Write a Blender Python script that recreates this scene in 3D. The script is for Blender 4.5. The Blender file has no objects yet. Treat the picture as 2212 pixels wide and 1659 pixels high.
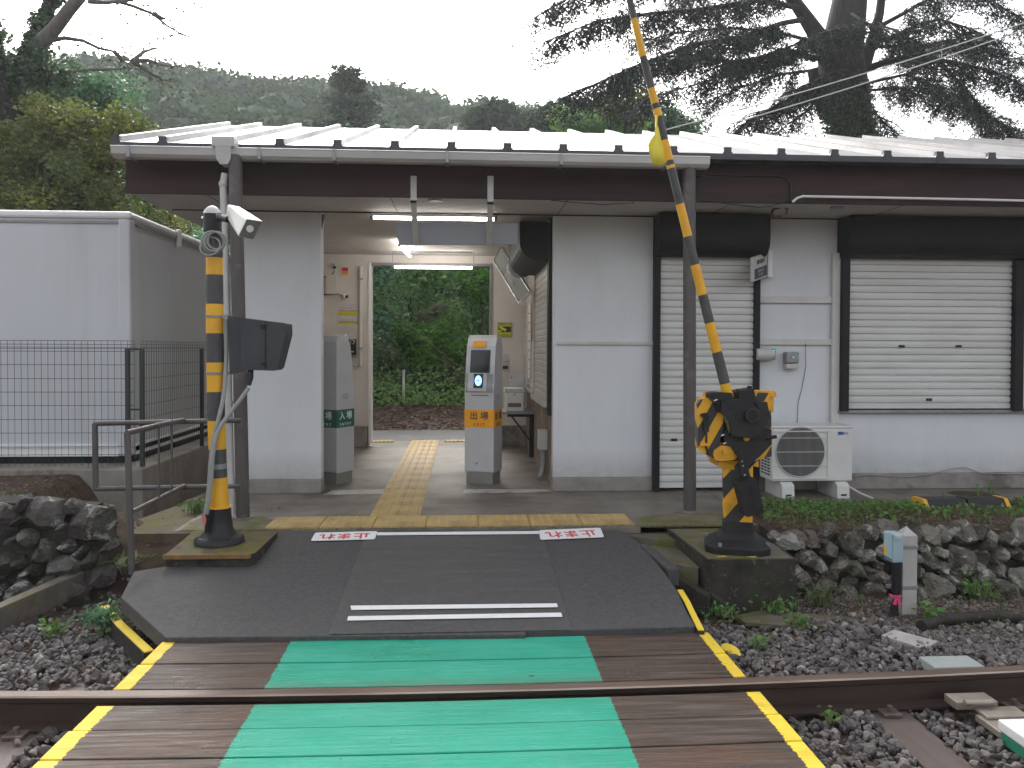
import bpy, math, random
import numpy as np
from math import pi, sin, cos, tan, radians, sqrt, atan2
from mathutils import Vector, Matrix
random.seed(7)
rng = np.random.default_rng(11)
SC = bpy.context.scene
COL = SC.collection

# ---------------------------------------------------------------- camera, world, sun, exposure
F_, W_, H_ = 1700., 2212., 1659.
YAW, PITCH, ROLL, CZ = radians(3.57), radians(1.0), radians(0.2), 1.38
SH = -(829.5 - 752 - F_ * tan(PITCH))
ROT = Matrix.Rotation(-YAW, 3, 'Z') @ Matrix.Rotation(pi/2 - PITCH, 3, 'X') @ Matrix.Rotation(ROLL, 3, 'Z')
cd = bpy.data.cameras.new('camera'); cam = bpy.data.objects.new('camera', cd); COL.objects.link(cam)
cam.location = (0, 0, CZ); cam.rotation_euler = ROT.to_euler()
cd.sensor_width = 36; cd.lens = 36 * F_ / W_; cd.shift_y = SH / W_; cd.clip_end = 2000; cd.clip_start = .02
SC.camera = cam
world = bpy.data.worlds.new('World'); SC.world = world; world.use_nodes = True
wn = world.node_tree.nodes; wl = world.node_tree.links
bg = wn['Background']; sky = wn.new('ShaderNodeTexSky'); sky.sky_type = 'NISHITA'; sky.sun_disc = False
SUN_EL, SUN_AZ = radians(36), radians(-12)
sky.sun_elevation = SUN_EL; sky.sun_rotation = SUN_AZ; sky.air_density = 1.0; sky.dust_density = 6.0; sky.ozone_density = 1.0
hs = wn.new('ShaderNodeHueSaturation'); hs.inputs['Saturation'].default_value = .26
wl.new(sky.outputs[0], hs.inputs['Color']); wl.new(hs.outputs[0], bg.inputs['Color'])
bg.inputs['Strength'].default_value = .15
sd = bpy.data.lights.new('sun', 'SUN'); sun = bpy.data.objects.new('sun', sd); COL.objects.link(sun)
sd.energy = .6; sd.angle = radians(40); sd.color = (1, .97, .93)
sun.rotation_euler = Vector((sin(SUN_AZ)*cos(SUN_EL), cos(SUN_AZ)*cos(SUN_EL), sin(SUN_EL))).to_track_quat('Z', 'Y').to_euler()
SC.view_settings.view_transform = 'Standard'; SC.view_settings.look = 'None'; SC.view_settings.gamma = 1
SC.view_settings.exposure = 1.55
try:
    SC.cycles.max_bounces = 7; SC.cycles.diffuse_bounces = 3; SC.cycles.transparent_max_bounces = 12; SC.cycles.volume_bounces = 0
except Exception: pass

def ray(u, v): return ROT @ Vector(((u - W_/2)/F_, (H_/2 - v + SH)/F_, -1))
def oy(u, v, Y):
    d = ray(u, v); return Vector((0, 0, CZ)) + d * (Y/d.y)
def oz(u, v, z):
    d = ray(u, v); return Vector((0, 0, CZ)) + d * ((z - CZ)/d.z)
def ox(u, v, X):
    d = ray(u, v); return Vector((0, 0, CZ)) + d * (X/d.x)

# ---------------------------------------------------------------- tags
def tag(o, label=None, cat=None, group=None, kind=None):
    if label: o['label'] = label
    if cat: o['category'] = cat
    if group: o['group'] = group
    if kind: o['kind'] = kind
    return o
def root(name, label, cat, loc=(0, 0, 0), group=None):
    o = bpy.data.objects.new(name, None); COL.objects.link(o); o.location = loc; o.empty_display_size = .1
    return tag(o, label, cat, group)
def wloc(o):
    l = Vector((0, 0, 0))
    while o is not None: l += o.location; o = o.parent
    return l
def copy_tree(o, loc=None, parent=None, label=None):
    c = o.copy(); COL.objects.link(c); c.parent = parent
    if loc is not None: c.location = loc
    if label: c['label'] = label
    for ch in [x for x in bpy.data.objects if x.parent == o]: copy_tree(ch, None, c)
    return c

# ---------------------------------------------------------------- mesh builder (world coordinates)
class MB:
    def __init__(s): s.v = []; s.f = []; s.m = []; s.s = []; s.T = None
    def add(s, vs, fs, mi=0, sm=False):
        b = len(s.v)
        for p in vs:
            p = Vector(p); s.v.append(s.T @ p if s.T is not None else p)
        for f in fs: s.f.append([b + i for i in f]); s.m.append(mi); s.s.append(sm)
        return s
    def box(s, x0, x1, y0, y1, z0, z1, mi=0):
        return s.hexa([(x0,y0,z0),(x1,y0,z0),(x1,y1,z0),(x0,y1,z0),(x0,y0,z1),(x1,y0,z1),(x1,y1,z1),(x0,y1,z1)], mi)
    def hexa(s, p, mi=0): return s.add(p, [(0,3,2,1),(4,5,6,7),(0,1,5,4),(1,2,6,5),(2,3,7,6),(3,0,4,7)], mi)
    def prism(s, pts, vec, mi=0, me=None):
        n = len(pts); vec = Vector(vec); q = [Vector(p) + vec for p in pts]
        s.add(list(pts) + q, [tuple(range(n)), tuple(range(2*n - 1, n - 1, -1))], mi)
        s.add(list(pts) + q, [(i, n + i, n + (i+1) % n, (i+1) % n) for i in range(n)], mi if me is None else me)
        return s
    def tube(s, pts, r, n=8, mi=0, cap=True, sm=True):
        pts = [Vector(p) for p in pts]
        if not hasattr(r, '__len__'): r = [r]*len(pts)
        vs = []; up = Vector((0.13, .97, .2)).normalized(); prev = None
        for i, p in enumerate(pts):
            t = (pts[min(i+1, len(pts)-1)] - pts[max(i-1, 0)])
            t = t.normalized() if t.length > 1e-9 else Vector((0,0,1))
            if prev is None:
                a = t.cross(up)
                if a.length < .05: a = t.cross(Vector((1,0,0)))
            else: a = prev - t * prev.dot(t)
            if a.length < 1e-6: a = t.orthogonal()
            a.normalize(); prev = a; b = t.cross(a)
            for k in range(n): vs.append(p + (a*cos(2*pi*k/n) + b*sin(2*pi*k/n))*r[i])
        fs = [(i*n + k, i*n + (k+1) % n, (i+1)*n + (k+1) % n, (i+1)*n + k) for i in range(len(pts)-1) for k in range(n)]
        s.add(vs, fs, mi, sm)
        if cap:
            s.add(vs[:n], [tuple(range(n-1, -1, -1))], mi); s.add(vs[-n:], [tuple(range(n))], mi)
        return s
    def sphere(s, c, r, mi=0, nu=12, nv=8, sc=(1,1,1)):
        vs = []; c = Vector(c)
        for j in range(nv+1):
            for i in range(nu):
                a = pi*j/nv; b = 2*pi*i/nu
                vs.append(c + Vector((r*sc[0]*sin(a)*cos(b), r*sc[1]*sin(a)*sin(b), r*sc[2]*cos(a))))
        return s.add(vs, [(j*nu+i, j*nu+(i+1)%nu, (j+1)*nu+(i+1)%nu, (j+1)*nu+i) for j in range(nv) for i in range(nu)], mi, True)
    def build(s, name, mats, parent=None, label=None, bev=0, **kw):
        me = bpy.data.meshes.new(name); off = wloc(parent)
        me.from_pydata([tuple(p - off) for p in s.v], [], s.f)
        for m in (mats if isinstance(mats, (list, tuple)) else [mats]): me.materials.append(m)
        me.polygons.foreach_set('material_index', s.m); me.polygons.foreach_set('use_smooth', s.s); me.update()
        o = bpy.data.objects.new(name, me); COL.objects.link(o); o.parent = parent
        if bev:
            b = o.modifiers.new('bevel', 'BEVEL'); b.width = bev; b.segments = 2; b.limit_method = 'ANGLE'; b.angle_limit = radians(40)
        return tag(o, label, **kw)

def npmesh(name, V, Fq, mat, parent=None, smooth=False, mi=None, **kw):
    """V (n,3) float, Fq (m,k) int: fast mesh from arrays"""
    me = bpy.data.meshes.new(name); V = np.asarray(V, np.float32) - np.array(wloc(parent), np.float32); Fq = np.asarray(Fq, np.int32)
    m, k = Fq.shape
    me.vertices.add(len(V)); me.vertices.foreach_set('co', V.ravel())
    me.loops.add(m*k); me.loops.foreach_set('vertex_index', Fq.ravel())
    me.polygons.add(m); me.polygons.foreach_set('loop_start', np.arange(0, m*k, k, dtype=np.int32)); me.polygons.foreach_set('loop_total', np.full(m, k, np.int32))
    for q in (mat if isinstance(mat, (list, tuple)) else [mat]): me.materials.append(q)
    if mi is not None: me.polygons.foreach_set('material_index', np.asarray(mi, np.int32))
    me.polygons.foreach_set('use_smooth', np.full(m, smooth)); me.update(calc_edges=True)
    o = bpy.data.objects.new(name, me); COL.objects.link(o); o.parent = parent
    return tag(o, **kw)

def text(body, size, loc, xdir, updir, mat, parent, name='lettering', extr=.0008, sx=1.0, bold=0.0, align='CENTER'):
    c = bpy.data.curves.new(name, 'FONT'); c.body = body; c.size = size; c.extrude = extr; c.align_x = align; c.align_y = 'CENTER'; c.offset = bold
    c.resolution_u = 3
    o = bpy.data.objects.new(name, c); COL.objects.link(o); o.parent = parent
    x = Vector(xdir).normalized(); y = Vector(updir); y = (y - x*y.dot(x)).normalized(); z = x.cross(y)
    M = Matrix((x*sx, y, z)).transposed().to_4x4(); M.translation = Vector(loc) - wloc(parent)
    o.matrix_local = M; c.materials.append(mat)
    return o

# ---------------------------------------------------------------- materials
def _ramp(nt, fac, stops):
    r = nt.nodes.new('ShaderNodeValToRGB'); e = r.color_ramp.elements
    while len(e) < len(stops): e.new(.5)
    for el, (p, c) in zip(e, stops): el.position = p; el.color = tuple(c) + (1,) if len(c) == 3 else c
    nt.links.new(fac, r.inputs[0]); return r.outputs[0]
def _noise(nt, vec, scale, detail=5, rough=.6, dist=0):
    n = nt.nodes.new('ShaderNodeTexNoise'); n.inputs['Scale'].default_value = scale; n.inputs['Detail'].default_value = detail
    n.inputs['Roughness'].default_value = rough; n.inputs['Distortion'].default_value = dist
    nt.links.new(vec, n.inputs['Vector']); return n.outputs[0]
def _map(nt, scale=(1,1,1), rot=(0,0,0)):
    t = nt.nodes.new('ShaderNodeTexCoord'); m = nt.nodes.new('ShaderNodeMapping'); m.inputs['Scale'].default_value = scale; m.inputs['Rotation'].default_value = rot
    nt.links.new(t.outputs['Object'], m.inputs['Vector']); return m.outputs[0]
def _mix(nt, fac, a, b, mode='MIX'):
    m = nt.nodes.new('ShaderNodeMix'); m.data_type = 'RGBA'; m.blend_type = mode
    for i, val in ((0, fac), (6, a), (7, b)):
        if isinstance(val, (int, float)): m.inputs[i].default_value = val
        elif isinstance(val, (tuple, list)): m.inputs[i].default_value = tuple(val) + (1,)
        else: nt.links.new(val, m.inputs[i])
    return m.outputs[2]
def _math(nt, op, a, b=None, c=None):
    m = nt.nodes.new('ShaderNodeMath'); m.operation = op
    for i, val in enumerate((a, b, c)):
        if val is None: continue
        if isinstance(val, (int, float)): m.inputs[i].default_value = val
        else: nt.links.new(val, m.inputs[i])
    return m.outputs[0]
def _bump(nt, h, strength, dist=.01):
    b = nt.nodes.new('ShaderNodeBump'); b.inputs['Strength'].default_value = strength; b.inputs['Distance'].default_value = dist
    nt.links.new(h, b.inputs['Height']); nt.links.new(b.outputs[0], nt.nodes['Principled BSDF'].inputs['Normal'])
def newmat(name, rough=.6, metal=0, spec=.5):
    m = bpy.data.materials.new(name); m.use_nodes = True; p = m.node_tree.nodes['Principled BSDF']
    p.inputs['Roughness'].default_value = rough; p.inputs['Metallic'].default_value = metal
    p.inputs['Specular IOR Level'].default_value = spec
    return m, m.node_tree, p
def mat(name, c1, c2=None, scale=6, stretch=(1,1,1), rough=.6, metal=0, bump=0, bscale=None, spec=.5, lo=.35, hi=.65, c3=None, s3=2, t3=(.55,.65), roughvar=0, bdist=.004, dist=0):
    m, nt, p = newmat(name, rough, metal, spec)
    if c2 is None: c2 = tuple(x*.86 for x in c1)
    vec = _map(nt, stretch); n = _noise(nt, vec, scale, dist=dist); col = _ramp(nt, n, [(lo, c1), (hi, c2)])
    if c3 is not None:
        n3 = _noise(nt, _map(nt), s3, 6, .65); f = _ramp(nt, n3, [(t3[0], (0,0,0)), (t3[1], (1,1,1))]); col = _mix(nt, f, col, c3)
    nt.links.new(col, p.inputs['Base Color'])
    if bump:
        _bump(nt, _noise(nt, vec, bscale or scale*4, 6), bump, bdist)
    if roughvar:
        nr = _noise(nt, vec, scale*.5, 3); mr = nt.nodes.new('ShaderNodeMapRange'); mr.inputs['To Min'].default_value = rough-roughvar; mr.inputs['To Max'].default_value = rough+roughvar
        mr.inputs['From Min'].default_value = .3; mr.inputs['From Max'].default_value = .7
        nt.links.new(nr, mr.inputs[0]); nt.links.new(mr.outputs[0], p.inputs['Roughness'])
    return m
def emis(name, col, st):
    m, nt, p = newmat(name, .5); p.inputs['Base Color'].default_value = tuple(col)+(1,)
    p.inputs['Emission Color'].default_value = tuple(col)+(1,); p.inputs['Emission Strength'].default_value = st
    return m
def leafmat(name, cols, trans=.35, rough=.45, patch=None, pscale=.6, spec=.4):
    """leaf colour by leaf (random per island) and by clump (noise)"""
    m, nt, p = newmat(name, rough, 0, spec)
    g = nt.nodes.new('ShaderNodeNewGeometry'); k = len(cols)
    col = _ramp(nt, g.outputs['Random Per Island'], [(i/(k-1) if k > 1 else 0, c) for i, c in enumerate(cols)])
    if patch:
        f = _ramp(nt, _noise(nt, _map(nt), pscale, 3), [(.42, (0,0,0)), (.6, (1,1,1))])
        col = _mix(nt, _math(nt, 'MULTIPLY', f, .8), col, patch)
    nt.links.new(col, p.inputs['Base Color'])
    tr = nt.nodes.new('ShaderNodeBsdfTranslucent'); mx = nt.nodes.new('ShaderNodeMixShader'); mx.inputs[0].default_value = trans
    nt.links.new(col, tr.inputs[0]); out = nt.nodes['Material Output']
    nt.links.new(p.outputs[0], mx.inputs[1]); nt.links.new(tr.outputs[0], mx.inputs[2]); nt.links.new(mx.outputs[0], out.inputs[0])
    return m

M = {}
def wallmat():
    m, nt, p = newmat('white_plaster', .75, 0, .4)
    col = _ramp(nt, _noise(nt, _map(nt, (1,1,.5)), 2.4, 5), [(.35, (.67,.68,.70)), (.7, (.62,.63,.645))])
    st = _ramp(nt, _noise(nt, _map(nt, (7, 7, .25)), 2.0, 7, .7), [(.52, (0,0,0)), (.76, (1,1,1))]); col = _mix(nt, _math(nt, 'MULTIPLY', st, .09), col, (.36,.35,.31))
    bl = _ramp(nt, _noise(nt, _map(nt), 1.1, 8, .7), [(.55, (0,0,0)), (.72, (1,1,1))]); col = _mix(nt, _math(nt, 'MULTIPLY', bl, .2), col, (.42,.41,.37))
    t = nt.nodes.new('ShaderNodeTexCoord'); s = nt.nodes.new('ShaderNodeSeparateXYZ'); nt.links.new(t.outputs['Object'], s.inputs[0])
    h = _math(nt, 'MULTIPLY', _math(nt, 'SUBTRACT', .42, s.outputs[2]), 3.2); h = _math(nt, 'MULTIPLY', _math(nt, 'MAXIMUM', h, 0), _noise(nt, _map(nt), 9, 8, .8))
    h = _math(nt, 'MINIMUM', h, .6); col = _mix(nt, h, col, (.25,.22,.18))
    nt.links.new(col, p.inputs['Base Color']); _bump(nt, _noise(nt, _map(nt), 150, 4), .14, .002); return m
M['wall'] = wallmat()
M['inwall'] = mat('warm_plaster', (.64,.60,.56), (.58,.54,.50), 3, rough=.75, bump=.1, bscale=150, bdist=.002)
M['soffit'] = mat('soffit_board', (.50,.475,.45), (.43,.405,.38), 2.5, rough=.7)
M['plinth'] = mat('plinth_concrete', (.30,.27,.25), (.21,.19,.17), 5, rough=.75, bump=.3, bscale=60, c3=(.13,.115,.10), s3=2.2)
M['slab'] = mat('station_slab_concrete', (.205,.18,.15), (.135,.115,.093), 2.2, rough=.5, bump=.2, bscale=90, c3=(.115,.098,.078), s3=1.1, t3=(.5,.66), roughvar=.15)
M['fascia'] = mat('brown_fascia', (.026,.012,.012), (.050,.018,.018), 3, (.3,1,4), .6, bump=.1, spec=.3)
M['dark'] = mat('dark_brown_paint', (.010,.010,.012), (.016,.015,.016), 5, rough=.6, spec=.25)
M['roof'] = mat('roof_metal', (.13,.13,.134), (.085,.085,.09), 2.0, (1,.35,1), .34, .05, c3=(.05,.049,.049), s3=2.4, t3=(.54,.66), roughvar=.1)
M['roofedge'] = mat('roof_edge', (.045,.045,.05), (.03,.03,.035), 5, rough=.4)
M['gutter'] = mat('gutter_plastic', (.56,.55,.54), (.42,.41,.40), 3, (.3,1,1), .4)
M['post'] = mat('post_paint', (.105,.09,.087), (.07,.06,.058), 4, (3,3,.6), .5, c3=(.15,.135,.13), s3=3)
M['grey'] = mat('grey_metal', (.30,.30,.31), (.24,.24,.25), 5, rough=.4, metal=.3)
M['lgrey'] = mat('light_grey_plastic', (.55,.54,.52), (.48,.47,.45), 5, rough=.4)
M['white'] = mat('white_enamel', (.80,.80,.79), (.74,.74,.73), 4, rough=.4)
M['black'] = mat('black_metal', (.010,.010,.012), (.02,.019,.019), 8, rough=.5, spec=.35, bump=.15, bscale=70)
M['bluegrey'] = mat('box_paint', (.022,.027,.031), (.036,.041,.045), 3, rough=.5, bump=.1, bscale=60)
M['yellow'] = mat('yellow_paint', (.78,.40,.02), (.66,.32,.02), 6, rough=.4, c3=(.42,.22,.04), s3=7, t3=(.62,.7))
M['ystripe'] = mat('line_yellow', (.82,.60,.04), (.74,.52,.03), 14, rough=.55)
M['hose'] = mat('grey_hose', (.33,.33,.31), (.26,.26,.25), 8, rough=.5)
M['green'] = mat('green_band', (.022,.12,.075), (.018,.10,.065), 8, rough=.4)
M['orange'] = mat('orange_band', (.85,.36,.01), (.80,.33,.01), 8, rough=.4)
M['ink'] = mat('black_ink', (.03,.03,.035), rough=.5)
M['inkw'] = mat('white_ink', (.75,.78,.76), rough=.5)
M['red'] = mat('red_ink', (.62,.03,.05), (.55,.05,.07), 30, rough=.5)
M['gate'] = mat('gate_panel', (.52,.52,.53), (.47,.47,.48), 4, rough=.38, metal=.15)
M['gatebase'] = mat('gate_base', (.22,.21,.19), rough=.5)
M['glassdark'] = mat('dark_glass', (.016,.017,.021), rough=.12)
M['silver'] = mat('silver', (.62,.62,.63), (.55,.55,.56), 8, rough=.25, metal=.8)
M['beige'] = mat('ac_enamel', (.68,.67,.64), (.62,.61,.58), 5, rough=.4)
M['tactile'] = None
M['wood'] = None

def deckmat():
    m, nt, p = newmat('deck_timber', .42, 0, .32)
    v = _map(nt, (.7, 14, 14)); g = _noise(nt, v, 3.2, 8, .62, .6)
    col = _ramp(nt, g, [(.28, (.022,.014,.010)), (.5, (.066,.044,.033)), (.72, (.14,.106,.088))])
    rust = _ramp(nt, _noise(nt, _map(nt, (.8, 2.4, 1)), 1.6, 4), [(.5, (0,0,0)), (.68, (1,1,1))])
    col = _mix(nt, _math(nt, 'MULTIPLY', rust, .6), col, (.095,.042,.018))
    t = nt.nodes.new('ShaderNodeTexCoord'); s = nt.nodes.new('ShaderNodeSeparateXYZ'); nt.links.new(t.outputs['Object'], s.inputs[0]); X = s.outputs[0]
    rag = _math(nt, 'MULTIPLY', _math(nt, 'SUBTRACT', _noise(nt, _map(nt, (2, 9, 1)), 9, 4), .5), .035)
    Xr = _math(nt, 'ADD', X, rag)
    def band(a, b, xx): return _math(nt, 'MULTIPLY', _math(nt, 'GREATER_THAN', xx, a), _math(nt, 'LESS_THAN', xx, b))
    worn = _ramp(nt, _noise(nt, _map(nt, (1.2, 10, 1)), 7, 8, .7), [(.62, (1,1,1)), (.74, (.25,.25,.25))])
    gr = _ramp(nt, _noise(nt, _map(nt, (1, 2.2, 1)), 2.2, 6, .6), [(.3, (.010,.30,.19)), (.5, (.018,.345,.225)), (.72, (.045,.38,.27))])
    dirt = _ramp(nt, _noise(nt, _map(nt, (.9, 6, 1)), 4, 6), [(.55, (0,0,0)), (.8, (1,1,1))])
    gr = _mix(nt, _math(nt, 'MULTIPLY', dirt, .5), gr, (.09,.24,.17))
    kn = nt.nodes.new('ShaderNodeTexVoronoi'); kn.inputs['Scale'].default_value = 3.1; nt.links.new(_map(nt, (1, 1.6, 1)), kn.inputs['Vector'])
    knot = _math(nt, 'LESS_THAN', kn.outputs['Distance'], .045); gr = _mix(nt, _math(nt, 'MULTIPLY', knot, .9), gr, (.02,.035,.03))
    crk = _ramp(nt, _noise(nt, _map(nt, (.55, 16, 1)), 4.2, 6, .6), [(.66, (0,0,0)), (.70, (1,1,1))]); gr = _mix(nt, _math(nt, 'MULTIPLY', crk, .55), gr, (.02,.10,.075))
    ry = _math(nt, 'SUBTRACT', 1, _math(nt, 'MINIMUM', _math(nt, 'DIVIDE', _math(nt, 'ABSOLUTE', _math(nt, 'SUBTRACT', s.outputs[1], 3.62)), .17), 1))
    rst = _math(nt, 'MULTIPLY', _math(nt, 'POWER', ry, 1.3), _ramp(nt, _noise(nt, _map(nt, (1, 4, 1)), 5, 6, .7), [(.3, (.3,.3,.3)), (.65, (1,1,1))])); gr = _mix(nt, rst, gr, (.13,.085,.05))
    yl = _ramp(nt, _noise(nt, _map(nt), 9, 5), [(.35, (.84,.64,.05)), (.7, (.74,.50,.04))])
    col = _mix(nt, _math(nt, 'MULTIPLY', band(-.915, .668, Xr), worn), col, gr)
    yb = _math(nt, 'ADD', band(-1.64, -1.53, Xr), band(1.305, 1.42, Xr))
    col = _mix(nt, yb, col, yl)
    nt.links.new(col, p.inputs['Base Color']); _bump(nt, g, .9, .010)
    nt.links.new(_ramp(nt, _noise(nt, _map(nt), 2.5, 4), [(.35, (.26,)*3), (.65, (.55,)*3)]), p.inputs['Roughness'])
    return m
M['deck'] = deckmat()

def tactmat():
    m, nt, p = newmat('tactile_tile', .55, 0, .5)
    col = _ramp(nt, _noise(nt, _map(nt), 3.5, 5), [(.3, (.52,.36,.14)), (.7, (.40,.27,.10))])
    d = _ramp(nt, _noise(nt, _map(nt), 2.7, 8, .75), [(.52, (0,0,0)), (.68, (1,1,1))])
    col = _mix(nt, _math(nt, 'MULTIPLY', d, .55), col, (.16,.12,.06))
    nt.links.new(col, p.inputs['Base Color']); return m
M['tactile'] = tactmat()

def asphmat():
    m, nt, p = newmat('asphalt', .7, 0, .35)
    fine = _noise(nt, _map(nt), 120, 6, .8)
    col = _ramp(nt, fine, [(.3, (.032,.031,.031)), (.7, (.105,.101,.101))])
    big = _ramp(nt, _noise(nt, _map(nt), 1.3, 5), [(.35, (0,0,0)), (.7, (1,1,1))])
    mid_ = _ramp(nt, _noise(nt, _map(nt), 28, 6, .75), [(.3, (.62,.62,.62)), (.7, (1.35,1.35,1.35))]); col = _mix(nt, 1.0, col, mid_, 'MULTIPLY')
    col = _mix(nt, _math(nt, 'MULTIPLY', big, .5), col, (.085,.08,.078))
    v = nt.nodes.new('ShaderNodeTexVoronoi'); v.inputs['Scale'].default_value = 60; nt.links.new(_map(nt), v.inputs['Vector'])
    speck = _math(nt, 'LESS_THAN', v.outputs['Distance'], .16)
    col = _mix(nt, _math(nt, 'MULTIPLY', speck, .6), col, (.17,.165,.16))
    nt.links.new(col, p.inputs['Base Color']); _bump(nt, fine, .6, .006)
    return m
M['asphalt'] = asphmat()
M['asphalt2'] = asphmat(); M['asphalt2'].name = 'asphalt_patch'; M['asphalt2'].node_tree.nodes['Principled BSDF'].inputs['Roughness'].default_value = .42

def mossmat(name, base, base2, moss=(.10,.105,.018), rust=(.30,.15,.03), t=(.48,.6), lichen=None, scale=5, rough=.7, rustt=(.6,.68), bump=.6):
    m, nt, p = newmat(name, rough, 0, .4)
    n = _noise(nt, _map(nt), scale, 7, .65); col = _ramp(nt, n, [(.35, base), (.65, base2)])
    f = _ramp(nt, _noise(nt, _map(nt), scale*.55, 7, .7), [(t[0], (0,0,0)), (t[1], (1,1,1))]); col = _mix(nt, _math(nt, 'MULTIPLY', f, .85), col, moss)
    if rust:
        f = _ramp(nt, _noise(nt, _map(nt, (1,1.3,1)), scale*.9, 5, .7), [(rustt[0], (0,0,0)), (rustt[1], (1,1,1))]); col = _mix(nt, _math(nt, 'MULTIPLY', f, .7), col, rust)
    if lichen:
        f = _ramp(nt, _noise(nt, _map(nt), scale*2.2, 9, .72, .6), [(.60, (0,0,0)), (.65, (1,1,1))]); col = _mix(nt, _math(nt, 'MULTIPLY', f, .9), col, lichen)
    nt.links.new(col, p.inputs['Base Color']); _bump(nt, _noise(nt, _map(nt), scale*9, 8, .7), bump, .01)
    return m
M['mossc'] = mossmat('mossy_concrete', (.085,.07,.058), (.17,.15,.125), (.10,.10,.014), (.26,.12,.03))
M['mossd'] = mossmat('dark_mossy_concrete', (.016,.013,.010), (.05,.042,.034), (.03,.033,.008), None, (.5,.7), lichen=(.20,.19,.16), scale=7, bump=1.0)
M['moss'] = mossmat('moss_pad', (.07,.055,.038), (.15,.12,.085), (.135,.13,.012), (.36,.17,.03), (.42,.54), scale=9, bump=1.0)
def rockmat(name, stops, lichen=(.40,.40,.36), moss=(.035,.04,.014), lt=(.53,.57)):
    m, nt, p = newmat(name, .6, 0, .4)
    g = nt.nodes.new('ShaderNodeNewGeometry')
    col = _ramp(nt, g.outputs['Random Per Island'], stops)
    n = _noise(nt, _map(nt), 14, 8, .7); col = _mix(nt, .65, col, _ramp(nt, n, [(.3, (.35,.35,.35)), (.7, (1.25,1.25,1.25))]), 'MULTIPLY')
    if lichen:
        f = _ramp(nt, _noise(nt, _map(nt), 3.8, 9, .75, .8), [(lt[0], (0,0,0)), (lt[1], (1,1,1))]); col = _mix(nt, _math(nt, 'MULTIPLY', f, .85), col, lichen)
    if moss:
        f = _ramp(nt, _noise(nt, _map(nt), 2.6, 6, .7), [(.5, (0,0,0)), (.66, (1,1,1))]); col = _mix(nt, _math(nt, 'MULTIPLY', f, .7), col, moss)
    nt.links.new(col, p.inputs['Base Color']); _bump(nt, n, 1.0, .02)
    return m
M['rock'] = rockmat('wall_stone', [(0, (.07,.058,.048)), (.35, (.14,.12,.10)), (.7, (.27,.255,.205)), (1, (.12,.096,.08))])
M['rockl'] = rockmat('dark_wall_stone', [(0, (.04,.034,.032)), (.5, (.085,.07,.067)), (1, (.14,.128,.115))], lt=(.585,.62))
M['ballast'] = rockmat('ballast_stone', [(0, (.085,.074,.070)), (.4, (.15,.134,.13)), (.75, (.21,.188,.178)), (.93, (.25,.205,.18)), (1, (.44,.42,.39))], lichen=None, moss=None)
M['soil'] = mossmat('soil_ground', (.035,.021,.013), (.105,.066,.043), (.05,.055,.02), (.12,.065,.04), (.55,.7), scale=9, rough=.9)
M['rail'] = mat('rail_rust', (.030,.018,.014), (.055,.030,.019), 6, (.4,3,3), .55, .2, bump=.2, bscale=50)
M['railtop'] = mat('rail_running_face', (.085,.05,.034), (.15,.10,.075), 5, (.25,5,3), .4, .2)
M['railglint'] = mat('rail_edge_highlight', (.50,.42,.36), (.30,.23,.18), 6, (.3,3,3), .3, .6)  # polished edge whose bright highlight line is put into the colour
M['sleeper'] = mat('sleeper_wood', (.12,.088,.078), (.085,.062,.054), 4, (6,.6,1), .6, bump=.4, bscale=25)
M['road'] = mat('rear_road', (.15,.15,.155), (.12,.12,.125), 20, rough=.7, c3=(.20,.18,.16), s3=1.5)
M['litter'] = leafmat('dead_leaf', [(.10,.045,.025), (.17,.085,.05), (.24,.14,.09), (.13,.075,.06), (.30,.22,.17)], .1, .6)
M['tube'] = emis('tube_light', (1, .95, .88), 12)
M['bark'] = mat('bark', (.014,.011,.010), (.030,.025,.022), 5, (3,3,.6), .85, bump=.7, bscale=20, bdist=.02)
M['barkm'] = mat('brown_stem', (.07,.06,.045), (.11,.095,.07), 5, (3,3,.6), .85)
M['barkl'] = mat('glare_pale_bark', (.16,.145,.13), (.11,.10,.09), 5, (3,3,.6), .85, bump=.5, bscale=20, bdist=.02)  # overexposed paleness of the bare branches put into the bark colour

def stripemat(name, ax=(1, 0, -1), period=.3, off=0., duty=.5, y=(.80,.40,.015), k=(.035,.034,.036)):
    m, nt, p = newmat(name, .42, 0, .5)
    t = nt.nodes.new('ShaderNodeTexCoord'); s = nt.nodes.new('ShaderNodeSeparateXYZ'); nt.links.new(t.outputs['Object'], s.inputs[0])
    d = _math(nt, 'ADD', _math(nt, 'ADD', _math(nt, 'MULTIPLY', s.outputs[0], ax[0]), _math(nt, 'MULTIPLY', s.outputs[1], ax[1])), _math(nt, 'MULTIPLY', s.outputs[2], ax[2]))
    fr = _math(nt, 'FRACT', _math(nt, 'ADD', _math(nt, 'DIVIDE', d, period), off + 50)); f = _math(nt, 'LESS_THAN', fr, duty)
    n = _noise(nt, _map(nt), 9, 7, .7)
    yc = _mix(nt, _ramp(nt, n, [(.56, (0,0,0)), (.72, (1,1,1))]), y, (y[0]*.62, y[1]*.6, .03))
    col = _mix(nt, f, k, yc)
    nt.links.new(col, p.inputs['Base Color']); return m

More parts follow.
